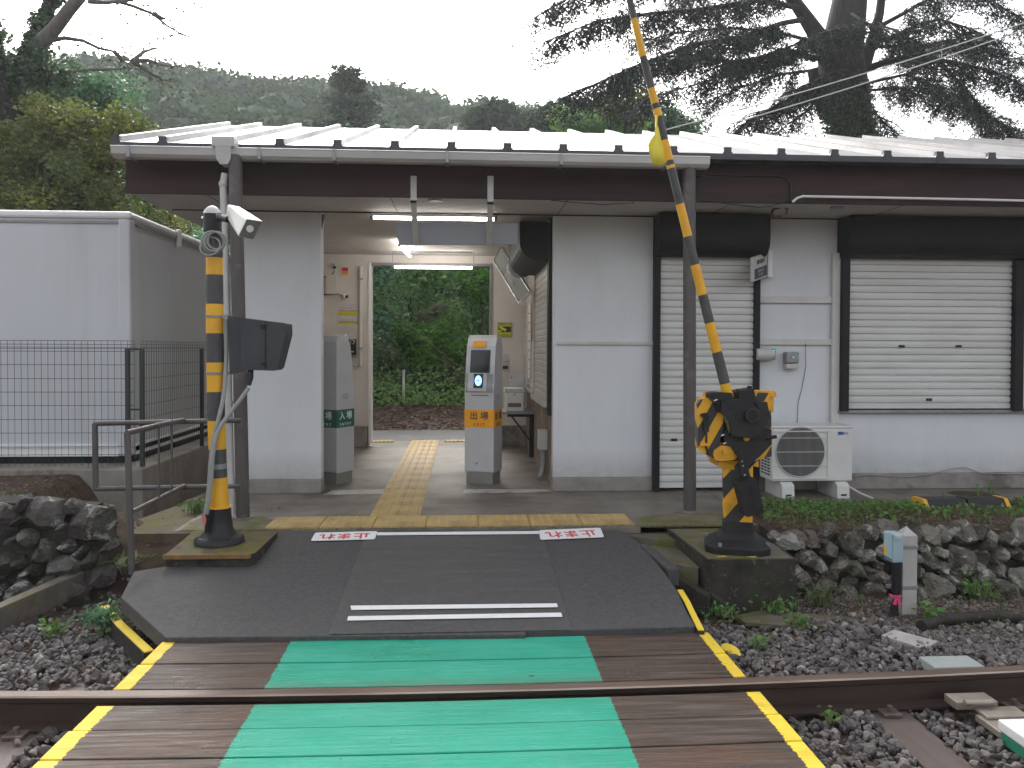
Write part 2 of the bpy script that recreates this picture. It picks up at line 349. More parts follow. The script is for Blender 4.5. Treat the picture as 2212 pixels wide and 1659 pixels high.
def contmat():
    m, nt, p = newmat('container_enamel', .45, 0, .5)
    col = _ramp(nt, _noise(nt, _map(nt, (1,1,.4)), 1.5, 4), [(.35, (.60,.615,.645)), (.7, (.54,.555,.57))])
    st = _ramp(nt, _noise(nt, _map(nt, (2.2, 2.2, .12)), 2.0, 6, .6), [(.52, (0,0,0)), (.8, (1,1,1))])
    col = _mix(nt, _math(nt, 'MULTIPLY', st, .5), col, (.34,.37,.30))
    nt.links.new(col, p.inputs['Base Color']); return m
M['cont'] = contmat()
def shutmat():
    m, nt, p = newmat('shutter_enamel', .38, 0, .5)
    t = nt.nodes.new('ShaderNodeTexCoord'); s = nt.nodes.new('ShaderNodeSeparateXYZ'); nt.links.new(t.outputs['Object'], s.inputs[0])
    st = _ramp(nt, _noise(nt, _map(nt, (.5, .5, 3)), 2, 5, .6), [(.4, (.63,.625,.61)), (.6, (.57,.56,.53))])
    d = _ramp(nt, _noise(nt, _map(nt, (4, 4, 1)), 3, 8, .75), [(.62, (0,0,0)), (.8, (1,1,1))])
    # height mask for the upper slats, switched off
    hi = 0 and _ramp(nt, _math(nt, 'ADD', s.outputs[2], _math(nt, 'MULTIPLY', _noise(nt, _map(nt), 2, 3), .4)), [(1.7, (0,0,0)), (2.0, (1,1,1))])
    col = _mix(nt, _math(nt, 'MULTIPLY', d, .5), st, (.34,.32,.27))
    _bump(nt, _noise(nt, _map(nt, (1.2,1,1)), 2.5, 3), .5, .02)
    nt.links.new(col, p.inputs['Base Color']); return m
M['shut'] = shutmat()
# ---------------------------------------------------------------- terrain
def sstep(a, b, x):
    t = np.clip((x - a)/(b - a), 0, 1); return t*t*(3 - 2*t)
HU = np.array([-400, 0, 170, 330, 450, 560, 700, 820, 900, 970, 1080, 1210, 1330, 1500, 1800, 2600], float)
HV = np.array([200, 205, 183, 176, 186, 198, 214, 212, 228, 250, 258, 262, 285, 330, 380, 400], float)
def hillh(x):   # height of the hill crest (ground, trees come on top) at y = 95
    u = 1000 + x/95*1700
    return 1.38 + (752 - np.interp(u, HU, HV))*95/1700 - 7.6
def gz(x, y):
    x = np.asarray(x, float); y = np.asarray(y, float)
    z = np.full(np.broadcast(x, y).shape, -.385)
    # left bank behind the stone wall
    lw = sstep(-2.15, -2.75, x) ; lb = sstep(5.62, 5.80, y)*(.18 + .0*y)
    z = z + lw*(sstep(5.55, 5.78, y)*(.38) + lb) 
    z = z - .50*sstep(6.25, 6.55, y)*(1 - sstep(12.6, 13.2, y))*sstep(-3.65, -3.2, x)*(1 - sstep(-2.75, -2.45, x))*lw
    # centre under slab and ramp
    c = sstep(-2.6, -2.1, x)*(1 - sstep(2.2, 2.4, x)); z = z + c*sstep(5.4, 6.1, y)*.355
    # right bank
    r = sstep(2.2, 2.4, x); z = z + r*(sstep(5.50, 5.72, y)*.425 - sstep(6.2, 6.86, y)*.055)
    # behind building
    b = sstep(12.6, 13.2, y); z = z*(1 - b) + b*(-.02)
    z = z + sstep(13.3, 16.5, y)*.42 + sstep(16.5, 34, y)*4.0
    hh = hillh(x*95/np.maximum(y, 95)*1.0)
    z = z + sstep(30, 98, y)*np.maximum(hh - 4.4, 1)*(1 - .9*sstep(110, 200, y))
    n = .5*np.sin(x*3.1 + 1.3*np.sin(y*2.3)) + .5*np.sin(y*4.3 + x*1.7)
    return z + .018*n + .25*sstep(14, 30, y)*np.sin(x*.7)*np.cos(y*.5)
xs = np.concatenate([np.linspace(-500, -60, 12), np.linspace(-55, -9, 30), np.linspace(-8, 8, 161), np.linspace(9, 60, 34), np.linspace(70, 500, 12)])
ys = np.concatenate([np.linspace(-60, 0, 8), np.linspace(.5, 8, 76), np.linspace(8.3, 18, 50), np.linspace(19, 110, 60), np.linspace(120, 900, 14)])
GX, GY = np.meshgrid(xs, ys); GZ = gz(GX, GY)
nx, ny = len(xs), len(ys)
idx = np.arange(nx*ny).reshape(ny, nx)
quads = np.stack([idx[:-1,:-1], idx[:-1,1:], idx[1:,1:], idx[1:,:-1]], -1).reshape(-1, 4)
npmesh('ground', np.stack([GX, GY, GZ], -1).reshape(-1, 3), quads, M['soil'], smooth=True, kind='structure')

def yc(x): return .012*(x - .1)**2         # the track's slight curve

# slab floor of the station, platform walkway (structure)
m = MB()
m.box(-2.17, 2.35, 6.02, 11.75, -.18, 0); m.box(2.35, 9.4, 6.86, 11.75, -.18, .0)
m.build('station_floor', M['slab'], kind='structure', bev=.012)
m = MB()      # pale worn patches of screed along the doorway
m.prism([(-1.30, 7.42, .004), (-.42, 7.46, .004), (-.36, 7.70, .004), (-1.25, 7.66, .004)], (0,0,.001))
m.prism([(.00, 7.42, .004), (.62, 7.46, .004), (.86, 7.52, .004), (.80, 7.62, .004), (.02, 7.66, .004)], (0,0,.001))
m.build('screed_patch', mat('pale_screed', (.50,.47,.43), (.38,.35,.31), 4, rough=.6, c3=(.28,.25,.21), s3=5, t3=(.5,.6)), kind='structure')
m = MB().box(-9, 9, 11.76, 13.35, -.05, -.012); m.build('rear_road', M['road'], kind='structure')

# asphalt ramp: from z=-.006 at y=6.02 down to the deck
def rz_(y): return -.006 + (y - 6.02)*(.162/1.72)
def on_ramp(u, v):
    y = 5.2
    for _ in range(12): p = oz(u, v, rz_(y)); y = p.y
    return p
rp = [on_ramp(*q) for q in [(600,1146),(1330,1146),(1352,1150),(1385,1176),(1418,1215),(1440,1242),(1463,1275),(1484,1322),(1500,1362)]]
lp = [on_ramp(*q) for q in [(326,1388),(261,1290),(289,1234),(365,1222),(560,1210),(598,1160)]]
# far edge to the boards, with the small step the photo shows
deck_y1 = 4.265
mid = [Vector((1.30, deck_y1+.01+yc(1.3), 0)), Vector((.345, deck_y1+.008+yc(.3), 0)), Vector((.345, deck_y1-.028, 0)), Vector((-1.58, deck_y1-.02+yc(-1.6), 0))]
outline = rp[:-1] + mid + lp[1:]
poly = [(p.x, p.y) for p in outline]
def poly_sheet(poly, zf, thick, name, mats, **kw):
    import bmesh
    bm = bmesh.new(); vs = [bm.verts.new((x, y, zf(x, y))) for x, y in poly]; f = bm.faces.new(vs)
    if f.normal.z < 0: f.normal_flip()
    r = bmesh.ops.extrude_face_region(bm, geom=[f]); 
    for e in r['geom']:
        if isinstance(e, bmesh.types.BMVert): e.co.z -= thick
    bmesh.ops.recalc_face_normals(bm, faces=bm.faces[:])
    me = bpy.data.meshes.new(name); bm.to_mesh(me); bm.free(); me.materials.append(mats)
    o = bpy.data.objects.new(name, me); COL.objects.link(o); b = o.modifiers.new('bevel', 'BEVEL'); b.width = .006; b.segments = 2; b.limit_method = 'ANGLE'
    return tag(o, **kw)
poly_sheet(poly, lambda x, y: rz_(y), .09, 'asphalt_path', M['asphalt'], kind='structure')
# resurfaced strip down the middle with faint ridges
m = MB(); n = 150
x0a, x1a, x0b, x1b = -.735, .62, -.72, .60
for i in range(n):
    ya = 4.27 + (5.86 - 4.27)*i/n; yb = 4.27 + (5.86 - 4.27)*(i+1)/n
    rg = lambda y: .0045 + .015*max(0, sin(y*2*pi/.15))**3*(4.72 < y < 5.68); ha = rg(ya); hb = rg(yb)
    m.add([(x0b, ya, rz_(ya)+ha), (x1b, ya, rz_(ya)+ha*.8), (x1b, yb, rz_(yb)+hb*.8), (x0b, yb, rz_(yb)+hb)], [(0,1,2,3)], 0, True)
m.build('asphalt_patch', M['asphalt2'], kind='structure')

def ramp_sheet(pts, h0, h1, name, mt, parent=None, **kw):
    q = []
    for u, v in pts:
        p = on_ramp(u, v); q.append(Vector((p.x, p.y, rz_(p.y) + h0)))
    return MB().prism(q, (0, 0, h1-h0)).build(name, mt, parent, **kw), q
M['linew'] = mat('line_white', (.80,.80,.80), (.74,.74,.73), 20, rough=.5)
for pts, lab in [([(759,1321),(757,1312),(1203,1307),(1205,1315)], 'long white stripe on the asphalt, farther of the two before the timber boards'),
                 ([(750,1344),(752,1335),(1212,1327),(1215,1336)], 'long white stripe on the asphalt, nearer of the two before the timber boards'),
                 ([(814,1159),(814,1153),(1164,1150),(1164,1156)], 'thin white line joining the two red lettered stop plates')]:
    o, _ = ramp_sheet(pts, .009, .0105, 'white_stripe', M['linew'], bev=.0); tag(o, lab, 'line marking', 'white lines across the asphalt')
for (pts, lab) in [([(671,1171),(681,1154),(815,1150),(810,1168)], 'white floor plate with upside down red lettering, left of the thin line'),
                   ([(1168,1169),(1163,1148),(1298,1143),(1304,1163)], 'white floor plate with upside down red lettering, right of the thin line')]:
    q = [on_ramp(*p) for p in pts]; q = [Vector((p.x, p.y, rz_(p.y) + .009)) for p in q]
    c = sum(q, Vector())/4; r = root('stop_plate', lab, 'floor sign', c, 'stop plates on the asphalt')
    # rounded plate
    ax = (q[3] - q[0] + q[2] - q[1])/2; ay = (q[1] - q[0] + q[2] - q[3])/2; pts2 = []
    rr = .02
    for sx, sy in ((-1,-1),(1,-1),(1,1),(-1,1)):
        for k in range(5):
            a0 = {(-1,-1):pi, (1,-1):1.5*pi, (1,1):0, (-1,1):.5*pi}[(sx,sy)] + k*pi/8
            ccx = sx*(ax.length/2 - rr) + rr*cos(a0); ccy = sy*(ay.length/2 - rr) + rr*sin(a0)
            pts2.append(c + ax.normalized()*ccx + ay.normalized()*ccy)
    MB().prism(pts2, (0,0,.002)).build('plate', M['linew'], r)
    text('止まれ', ay.length*.72, c + Vector((0,0,.0025)) - ay*.0, -ax, -ay, M['red'], r, extr=.0006, sx=ax.length*.27/(ay.length*.72), bold=.003)

# tactile paving
def tact(name, kindt, x0, x1, y0, y1, lab, group):
    z0 = .001; r = root(name, lab, 'tactile tile', ((x0+x1)/2, (y0+y1)/2, 0), group)
    m = MB(); m.box(x0+.003, x1-.003, y0+.003, y1-.003, z0, z0+.012)
    w = x1-x0; d = y1-y0
    m.build('tile_base', M['tactile'], r); m = MB()
    if kindt == 'dot':
        nx_ = 6; nyy = max(1, round(nx_*d/w))
        for i in range(nx_):
            for j in range(nyy):
                cx = x0 + (i+.5)*w/nx_; cy = y0 + (j+.5)*d/nyy; R = .017
                vs = [(cx+R*cos(a), cy+R*sin(a), z0+.0115) for a in np.linspace(0, 2*pi, 9)[:-1]] + [(cx+R*.6*cos(a), cy+R*.6*sin(a), z0+.017) for a in np.linspace(0, 2*pi, 9)[:-1]]
                m.add(vs, [(k, (k+1)%8, 8+(k+1)%8, 8+k) for k in range(8)] + [tuple(range(8, 16))])
        m.build('blisters', M['tactile'], r)
    else:
        for i in range(5):
            cx = x0 + (i+.5)*w/5; m.prism([(cx-.022, y0+.012, z0+.0115), (cx+.022, y0+.012, z0+.0115), (cx+.013, y0+.012, z0+.018), (cx-.013, y0+.012, z0+.018)], (0, d-.024, 0))
        m.build('bars', M['tactile'], r)
ords = ['first', 'second', 'third', 'fourth', 'fifth', 'sixth', 'seventh', 'eighth', 'ninth', 'tenth', 'eleventh', 'twelfth', 'thirteenth', 'fourteenth']
xs_t = [-1.50 + i*.4055 for i in range(8)]
for i in range(7):
    tact('blister_tile', 'dot', xs_t[i], xs_t[i+1], 6.045, 6.43, f'yellow blister tile across the entrance, {ords[i]} from the left pole', 'blister tiles across the entrance')
for i in range(13):
    y0 = 6.432 + i*.405
    tact('guide_tile', 'bar', -.755, -.345, y0, y0+.403, f'yellow bar tile of the guide path, {ords[i]} in from the blister row', 'guide path tiles through the passage')
for i in range(6):
    x0 = -1.36 + i*.36
    tact('blister_tile', 'dot', x0, x0+.358, 11.50 + .205, 11.74+.205 - .205 + .0, f'small far blister strip at the road side, {ords[i]} from the left', 'far blister strips at the road side') if False else None
for i in range(6):
    x0 = -1.36 + i*.36
    if x0 + .18 > -.755 - .1 and x0 < -.345: continue
    tact('blister_tile', 'dot', x0, x0+.358, 11.52, 11.74, f'blister tile at the far road side of the passage, {ords[i]} place from the left', 'far blister tiles at the road side')

# ---------------------------------------------------------------- timber crossing deck
deck = root('crossing_deck', 'wet brown timber crossing boards with green painted walkway and yellow edges', 'crossing deck', (0, 0, 0))
def board(ya, yb, x0, x1, zt):
    n = 14; vs = []; g = .004
    for i in range(n+1):
        x = x0 + (x1-x0)*i/n; c = yc(x)
        vs += [(x, ya+g+c, zt-.12), (x, yb-g+c, zt-.12), (x, yb-g+c, zt), (x, ya+g+c, zt)]
    fs = []
    for i in range(n):
        a = i*4; b = a+4
        for k in range(4): fs.append((a+k, a+(k+1)%4, b+(k+1)%4, b+k))
    fs += [(3,2,1,0), (n*4, n*4+1, n*4+2, n*4+3)]
    return MB().add([(x,y,z) for x,y,z in vs], fs).build('board', M['deck'], deck, bev=.004)
def dx(y): return -1.605, 1.372
for ya, yb, dz in [(3.672,3.965,0), (3.965,4.262,.003), (3.283,3.512,0), (3.052,3.283,.002), (2.82,3.052,0), (2.56,2.82,.002)]:
    board(ya, yb, -1.605 + random.uniform(-.01,.01), 1.375 + random.uniform(-.01,.01), -.2 + dz)

# ---------------------------------------------------------------- rails
def rail(yc0, lab):
    r = root('rail', lab, 'rail', (0, yc0, -.35), 'running rails of the track')
    prof = [(-.055,-.345),(.055,-.345),(.055,-.335),(.012,-.318),(.009,-.235),(.030,-.222),(.033,-.197),(.028,-.190),(-.028,-.190),(-.033,-.197),(-.030,-.222),(-.009,-.235),(-.012,-.318),(-.055,-.335)]
    m = MB(); n = 60; L = 7.0; k = len(prof)
    X = [-L + 2*L*i/n for i in range(n+1)]
    vs = [(x, yc0 + a + (yc(x) if abs(x) < 4 else yc(4*(1 if x>0 else -1)) + (abs(x)-4)*.094), z) for x in X for a, z in prof]
    fs = [(i*k+j, i*k+(j+1)%k, (i+1)*k+(j+1)%k, (i+1)*k+j) for i in range(n) for j in range(k)]
    m.add(vs, fs)
    for i in range(n): m.m[i*k+7] = 1; m.m[i*k+8] = 2
    m.build('rail_bar', [M['rail'], M['railtop'], M['railglint']], r)
    return r
r1 = rail(3.612, 'rusty running rail crossing in front of the station between the boards')
r2 = rail(2.50, 'rusty running rail nearest the camera side of the track')
SLX = [-2.60, -1.97, 2.02, 2.66, 3.30, -3.2]
for x in SLX:
    side = 'left' if x < 0 else 'right'
    k = sorted([abs(q) for q in SLX if q*x > 0]).index(abs(x))
    lab = f'brown timber sleeper in the ballast, {ords[k]} one {side} of the crossing deck'
    s_ = root('sleeper', lab, 'sleeper', (x, 3.06, -.36), 'sleepers in the ballast')
    MB().box(x-.105, x+.105, 2.1, 4.15, -.50, -.350).build('beam', M['sleeper'], s_, bev=.008)
    for yy, dd in ((3.612, 1), (2.50, 1)):
        c_ = yy + yc(x)
        for sgn in (-1, 1):
            m = MB(); a = c_ + sgn*.045; b = c_ + sgn*.115
            m.box(x-.045, x+.045, min(a,b), max(a,b), -.349, -.331); m.tube([(x, (a+b)/2, -.331), (x, (a+b)/2, -.305)], .014, 6)
            m.build('rail_clip', mat('clip_steel', (.19,.16,.14), (.12,.09,.075), 20, rough=.5, metal=.4) if 'clip' not in M else M['clip'], s_, bev=.004)

# ---------------------------------------------------------------- rocks
ico_v = None
def icosa():
    t = (1+5**.5)/2; v = np.array([(-1,t,0),(1,t,0),(-1,-t,0),(1,-t,0),(0,-1,t),(0,1,t),(0,-1,-t),(0,1,-t),(t,0,-1),(t,0,1),(-t,0,-1),(-t,0,1)], float)
    v /= np.linalg.norm(v[0]); f = np.array([(0,11,5),(0,5,1),(0,1,7),(0,7,10),(0,10,11),(1,5,9),(5,11,4),(11,10,2),(10,7,6),(7,1,8),(3,9,4),(3,4,2),(3,2,6),(3,6,8),(3,8,9),(4,9,5),(2,4,11),(6,2,10),(8,6,7),(9,8,1)])
    return v, f
def subdiv(v, f):
    cache = {}; v = list(map(tuple, v)); nf = []
    def mid(a, b):
        k = (min(a,b), max(a,b))
        if k not in cache:
            p = np.array(v[a]) + np.array(v[b]); p /= np.linalg.norm(p); v.append(tuple(p)); cache[k] = len(v)-1
        return cache[k]
    for a, b, c in f:
        ab, bc, ca = mid(a,b), mid(b,c), mid(c,a); nf += [(a,ab,ca),(b,bc,ab),(c,ca,bc),(ab,bc,ca)]
    return np.array(v), np.array(nf)
I0 = icosa(); I1 = subdiv(*I0); I2 = subdiv(*I1); I3 = subdiv(*I2)
def rockshape(base, ncut=9, lo=.55, hi=.9):
    v = base[0].copy()
    for _ in range(ncut):
        n = rng.normal(size=3); n /= np.linalg.norm(n); d = rng.uniform(lo, hi); h = v @ n
        k = h > d; v[k] -= np.outer(h[k] - d, n)
    return v
SHAPES = [rockshape(I1, 11, .45, .8) for _ in range(14)]
def rocks(P, S, name, mt, base=I1, shapes=SHAPES, **kw):
    n = len(P); V = np.empty((n, len(base[0]), 3)); 
    for i in range(n):
        A = np.linalg.qr(rng.normal(size=(3,3)))[0]; V[i] = (shapes[rng.integers(len(shapes))]*S[i]) @ A + P[i]
    F = base[1][None] + (np.arange(n)*len(base[0]))[:, None, None]
    return npmesh(name, V.reshape(-1, 3), F.reshape(-1, 3), mt, **kw)
def scatter(n, x0, x1, y0, y1, ok, zf):
    x = rng.uniform(x0, x1, n); y = rng.uniform(y0, y1, n); k = ok(x, y); x, y = x[k], y[k]
    return np.stack([x, y, zf(x, y)], -1)
def okb(x, y):
    on_sl = np.zeros_like(x, bool)
    for s in SLX: on_sl |= (np.abs(x - s) < .10) & (y < 4.12) & (rng.random(len(x)) < .985)
    rl = (np.abs(y - 3.612 - .012*(x-.1)**2) < .06) | (np.abs(y - 2.5 - .012*(x-.1)**2) < .06)
    return ~on_sl & ~rl & ((x < -1.62) | (x > 1.40))
def zb(x, y):
    base = -.362 + .02*np.sin(x*5+y*3) ; base = np.where(y > 3.7, base + .03*np.exp(-((y-4.05)/.3)**2), base)
    return base
P = np.concatenate([scatter(8500, -4.2, -1.55, 2.3, 5.0, okb, zb), scatter(16000, 1.4, 5.4, 2.3, 4.95, lambda x, y: okb(x, y) & ~((y > 4.6) & (rng.random(len(x)) < (y-4.6)*2.4)), zb)])
P[:, 2] += rng.uniform(-.012, .012, len(P))
S = rng.uniform(.009, .025, (len(P), 1))*rng.uniform(.7, 1.35, (len(P), 3)); S[rng.random(len(P)) < .05] *= 1.5
rocks(P, S, 'ballast', M['ballast'], kind='stuff')
tag(bpy.data.objects['ballast'], 'loose grey ballast stones on both sides of the rail', 'ballast')
# finer grit on the dirt verge on the right
P = scatter(5500, 1.45, 5.6, 4.4, 5.45, lambda x, y: (x > 1.75) | (y < 4.9), lambda x, y: gz(x, y) + .004)
S = rng.uniform(.005, .014, (len(P), 1))*rng.uniform(.7, 1.3, (len(P), 3))
rocks(P, S, 'verge_grit', M['ballast'], base=I0, shapes=[rockshape(I0, 5) for _ in range(6)], kind='stuff', label='fine grit and pebbles on the verge below the stone wall', cat='gravel')
P = scatter(1500, -4.4, -1.7, 4.5, 5.7, lambda x, y: (y > 4.6), lambda x, y: gz(x, y) + .006)
S = rng.uniform(.006, .02, (len(P), 1))*rng.uniform(.7, 1.3, (len(P), 3))
rocks(P, S, 'verge_grit', M['ballast'], base=I0, shapes=[rockshape(I0, 5) for _ in range(6)], kind='stuff', label='fine grit and pebbles beside the left drain beam', cat='gravel')

# stone retaining walls
def stonewall(name, lab, x0, x1, yb, yt, zb_, ztf, mt, smin, smax, seed, shapes_n=10, specials=None):
    r_ = np.random.default_rng(seed); w = root(name, lab, 'stone wall', ((x0+x1)/2, yb, zb_))
    shp = [rockshape(I3, 14, .5, .85) for _ in range(shapes_n)]
    V = []; F = []; off = 0; placed = []
    tries = 0
    def put(x, z, a, b, ang, zt):
        nonlocal off
        t = (z - zb_)/max(.01, zt - zb_); y = yb + (yt - yb)*t
        s = shp[r_.integers(len(shp))].copy(); ca, sa = cos(ang), sin(ang)
        s = s[:, [0, 1, 2]]*np.array([a*1.12, .13, b*1.12]); s = np.stack([s[:,0]*ca - s[:,2]*sa, s[:,1], s[:,0]*sa + s[:,2]*ca], -1)
        s += .005*np.sin(s[:, [2,0,1]]*60) + r_.normal(size=s.shape)*.0022
        V.append(s + np.array([x, y + .03 + r_.uniform(-.02, .02), z])); F.append(I3[1] + off); off += len(s)
    if specials:
        for (x, z, a, b, ang) in specials: put(x, z, a, b, ang, ztf(x)); placed.append((x, z, max(a, b)*.8))
    while tries < 6000:
        tries += 1; a = r_.uniform(smin, smax)*(1 if tries < 2500 else .55); b = a*r_.uniform(.6, .95); x = r_.uniform(x0, x1); zt = ztf(x); z = r_.uniform(zb_, zt)
        if z + b*.5 > zt + .02: continue
        rad = (a+b)/2*.76
        if all((x-p[0])**2 + (z-p[1])**2 > (rad + p[2])**2 for p in placed):
            placed.append((x, z, rad)); put(x, z, a, b, r_.uniform(-.9, .9), zt)
    npmesh('stones', np.concatenate(V), np.concatenate(F), mt, w, smooth=False)
    m = MB(); k = 30
    x1 = x1 - (.22 if x1 < 0 else 0)
    for i in range(k):
        xa = x0 + (x1-x0)*i/k; xb = x0 + (x1-x0)*(i+1)/k
        m.hexa([(xa, yb+.06, zb_-.1), (xb, yb+.06, zb_-.1), (xb, yb+.35, zb_-.1), (xa, yb+.35, zb_-.1), (xa, yt+.07, ztf(xa)-.03), (xb, yt+.07, ztf(xb)-.03), (xb, yt+.3, ztf(xb)-.03), (xa, yt+.3, ztf(xa)-.03)])
    m.build('earth_core', M['mossd'], w); return w
stonewall('stone_wall', 'low wall of rough mossy lichen spotted stones right of the barrier block', 2.28, 6.2, 5.42, 5.62, -.36, lambda x: .05 + .015*sin(x*4), M['rock'], .06, .15, 5)
stonewall('stone_wall', 'low wall of large dark boulders at the far left under the leafy bank', -5.2, -2.45, 5.50, 5.72, -.30, lambda x: .24 + .08*min(1, max(0, (-x-2.5)/1.0)), M['rockl'], .08, .17, 9,
    specials=[(-2.92, .19, .155, .14, .3), (-2.59, .11, .165, .155, -.15), (-3.27, .16, .17, .15, .1), (-2.87, -.05, .12, .10, 0), (-3.2, -.14, .15, .11, .2), (-2.56, -.10, .09, .07, .2)])

m = MB().prism([oz(1585,1337,-.372), oz(1640,1325,-.372), oz(1900,1342,-.372), oz(1880,1362,-.372), oz(1700,1358,-.372), oz(1610,1352,-.372)], (0,0,.02)); m.build('verge_path', M['mossc'], kind='structure', bev=.006)
# ================================================================ station building
bld = root('station_building', 'single storey white plastered station with grey metal roof and open passage', 'building', (0, 9.5, 0))
FY = 7.52; ZC = 2.66
def fx(u, v=750, Y=FY): return oy(u, v, Y).x
for q_ in ((-2.17,-1.335,FY,FY+.14,.135,ZC), (.868,1.84,FY,FY+.14,.135,ZC), (2.80,3.66,FY,FY+.14,.135,ZC), (3.66,9.2,FY,FY+.14,.135,.78), (3.66,9.2,FY+.12,FY+.14,.78,ZC), (1.84,2.80,FY+.12,FY+.14,.02,ZC)):
    MB().box(*q_).build('front_wall', M['wall'], bld, bev=.006)
for q_ in ((-2.17,-1.33,FY-.02,FY+.15,0,.135), (.862,1.84,FY-.02,FY+.15,0,.135), (2.80,9.2,FY-.02,FY+.15,0,.16), (-2.10,-1.31,10.92,11.16,0,.30), (.37,.88,10.93,11.16,0,.30)):
    MB().box(*q_).build('plinth', M['plinth'], bld, bev=.01)
MB().box(-2.17, -2.05, FY+.14, 11.4, 0, ZC).build('side_wall', M['inwall'], bld)
for q_ in ((-2.05,-1.30,10.95,11.14,.30,ZC), (.40,.93,10.95,11.14,.30,ZC), (-1.30,.40,10.95,11.14,2.55,ZC), (.98,9.2,11.3,11.42,0,ZC)):
    MB().box(*q_).build('back_wall', M['inwall'], bld)
m = MB(); m.box(-1.30, -1.262, 10.93, 11.16, .05, 2.55); m.build('door_jamb', M['white'], bld, bev=.006)
m = MB(); m.box(.372, .40, 10.93, 11.16, .05, 2.55); m.box(-1.262, .372, 10.93, 11.16, 2.51, 2.55); m.build('door_jamb', M['grey'], bld, bev=.004)
# office wall on the right side of the passage
MB().box(.90, .98, FY+.14, 11.3, .80, ZC).build('office_wall', M['inwall'], bld)
woodp = mat('brown_board', (.20,.13,.085), (.13,.085,.055), 3, (3,.6,1), .6, c3=(.30,.27,.24), s3=4)
MB().box(.885, .985, FY+.14, 11.3, 0, .80).build('office_wall_boards', woodp, bld, 'brown boarded lower wall')
MB().box(.835, .895, FY+.14, FY+.30, .72, ZC).build('corner_post', M['dark'], bld, bev=.004)
MB().box(-2.78, 9.4, 6.74, 12.4, ZC, ZC+.02).build('soffit', M['soffit'], bld)
m = MB()
for x in (-2.15, -.62, .9, 2.35, 3.9, 5.4): m.box(x-.003, x+.003, 6.75, FY-.01, ZC-.003, ZC-.0005)
m.box(-2.7, 9.2, FY-.006, FY-.001, ZC-.012, ZC-.001)
m.build('soffit_joint', M['dark'], bld)
MB().box(-2.78, 9.4, 6.70, 6.735, ZC-.012, 2.985).build('fascia', M['fascia'], bld, bev=.004)
m = MB().prism([(-2.77, 6.74, ZC+.02), (-2.77, 12.3, ZC+.02), (-2.77, 12.3, 2.95), (-2.77, 9.5, 3.88), (-2.77, 6.74, 2.97)], (.03, 0, 0)); m.build('gable', M['fascia'], bld)
# roof
EZ, EY, RY, RZ = 3.018, 6.50, 9.55, 4.00
m = MB(); X0, X1 = -2.80, 9.6
def slope(y): return EZ + (RZ-EZ)*(y-EY)/(RY-EY)
m.prism([(X0, EY, EZ), (X0, RY, RZ), (X0, 12.6, EZ), (X0, 12.6, EZ-.03), (X0, RY, RZ-.03), (X0, EY, EZ-.03)], (X1-X0, 0, 0), 0)
m.box(X0, X1, EY-.008, EY+.012, EZ-.052, EZ-.002, 1)
ribx = [-2.34 + .4695*i for i in range(26)]
ribx = [fx(352, 325, EY) + (fx(1571, 328, EY) - fx(352, 325, EY))/10*i*1.0 for i in range(26)]
sl = (RZ-EZ)/(RY-EY)
for x in ribx + [X0+.03]:
    if x > X1 - .05: continue
    h = .045; w = .028
    m.hexa([(x-w, EY, EZ-.002), (x+w, EY, EZ-.002), (x+w, RY, RZ-.002), (x-w, RY, RZ-.002), (x-w*.7, EY, EZ+h), (x+w*.7, EY, EZ+h), (x+w*.7, RY, RZ+h), (x-w*.7, RY, RZ+h)], 0)
    m.box(x-w*1.15, x+w*1.15, EY-.012, EY+.03, EZ-.04, EZ+h+.004, 1)
    m.prism([(x-w-.022, EY-.010, EZ-.01), (x-w, EY-.010, EZ+.02), (x+w, EY-.010, EZ+.02), (x+w+.022, EY-.010, EZ-.01)], (0, .02, 0), 1)
m.build('roof', [M['roof'], M['roofedge']], bld)
# gutter
gx1 = fx(1528, 345, 6.44); gx0 = fx(248, 345, 6.44)
m = MB(); pr = [(6.36, 2.950), (6.37, 2.895), (6.40, 2.872), (6.48, 2.872), (6.49, 2.950), (6.475, 2.950), (6.465, 2.885), (6.405, 2.885), (6.385, 2.905), (6.375, 2.950)]
m.prism([(gx0, a, b) for a, b in pr], (gx1-gx0, 0, 0)); m.tube([(gx0, 6.365, 2.950), (gx1, 6.365, 2.950)], .007, 6)
m.build('gutter', M['gutter'], bld)
for u in (277, 560, 722, 966, 1213, 1440): x = fx(u, 345, 6.36); MB().box(x-.012, x+.012, 6.352, 6.50, 2.866, 2.958).build('gutter_bracket', M['grey'], bld)
m = MB(); xg = fx(484, 340, 6.36)
m.box(xg-.09, xg+.085, 6.33, 6.47, 2.955, 3.035); m.prism([(xg-.06, 6.33, 2.955), (xg+.06, 6.33, 2.955), (xg+.055, 6.34, 2.86), (xg+.03, 6.35, 2.82), (xg-.03, 6.35, 2.82), (xg-.055, 6.34, 2.86)], (0, .11, 0))
m.build('rain_hopper', M['gutter'], bld, bev=.006)
m = MB(); a = oy(486, 375, 6.42); b = oy(482, 398, 6.42); c = oy(484, 470, 6.42); d = oy(500, 1112, 6.42)
m.tube([a, b, c], .028, 10); m.sphere(b, .036); m.tube([c + Vector((0,0,.02)), c*.7 + d*.3, d], .030, 10)
for t in (.32, .62, .93): q = c + (d-c)*t; m.tube([q + Vector((0,0,-.012)), q + Vector((0,0,.012))], .036, 10)
m.build('downpipe', M['lgrey'], bld)

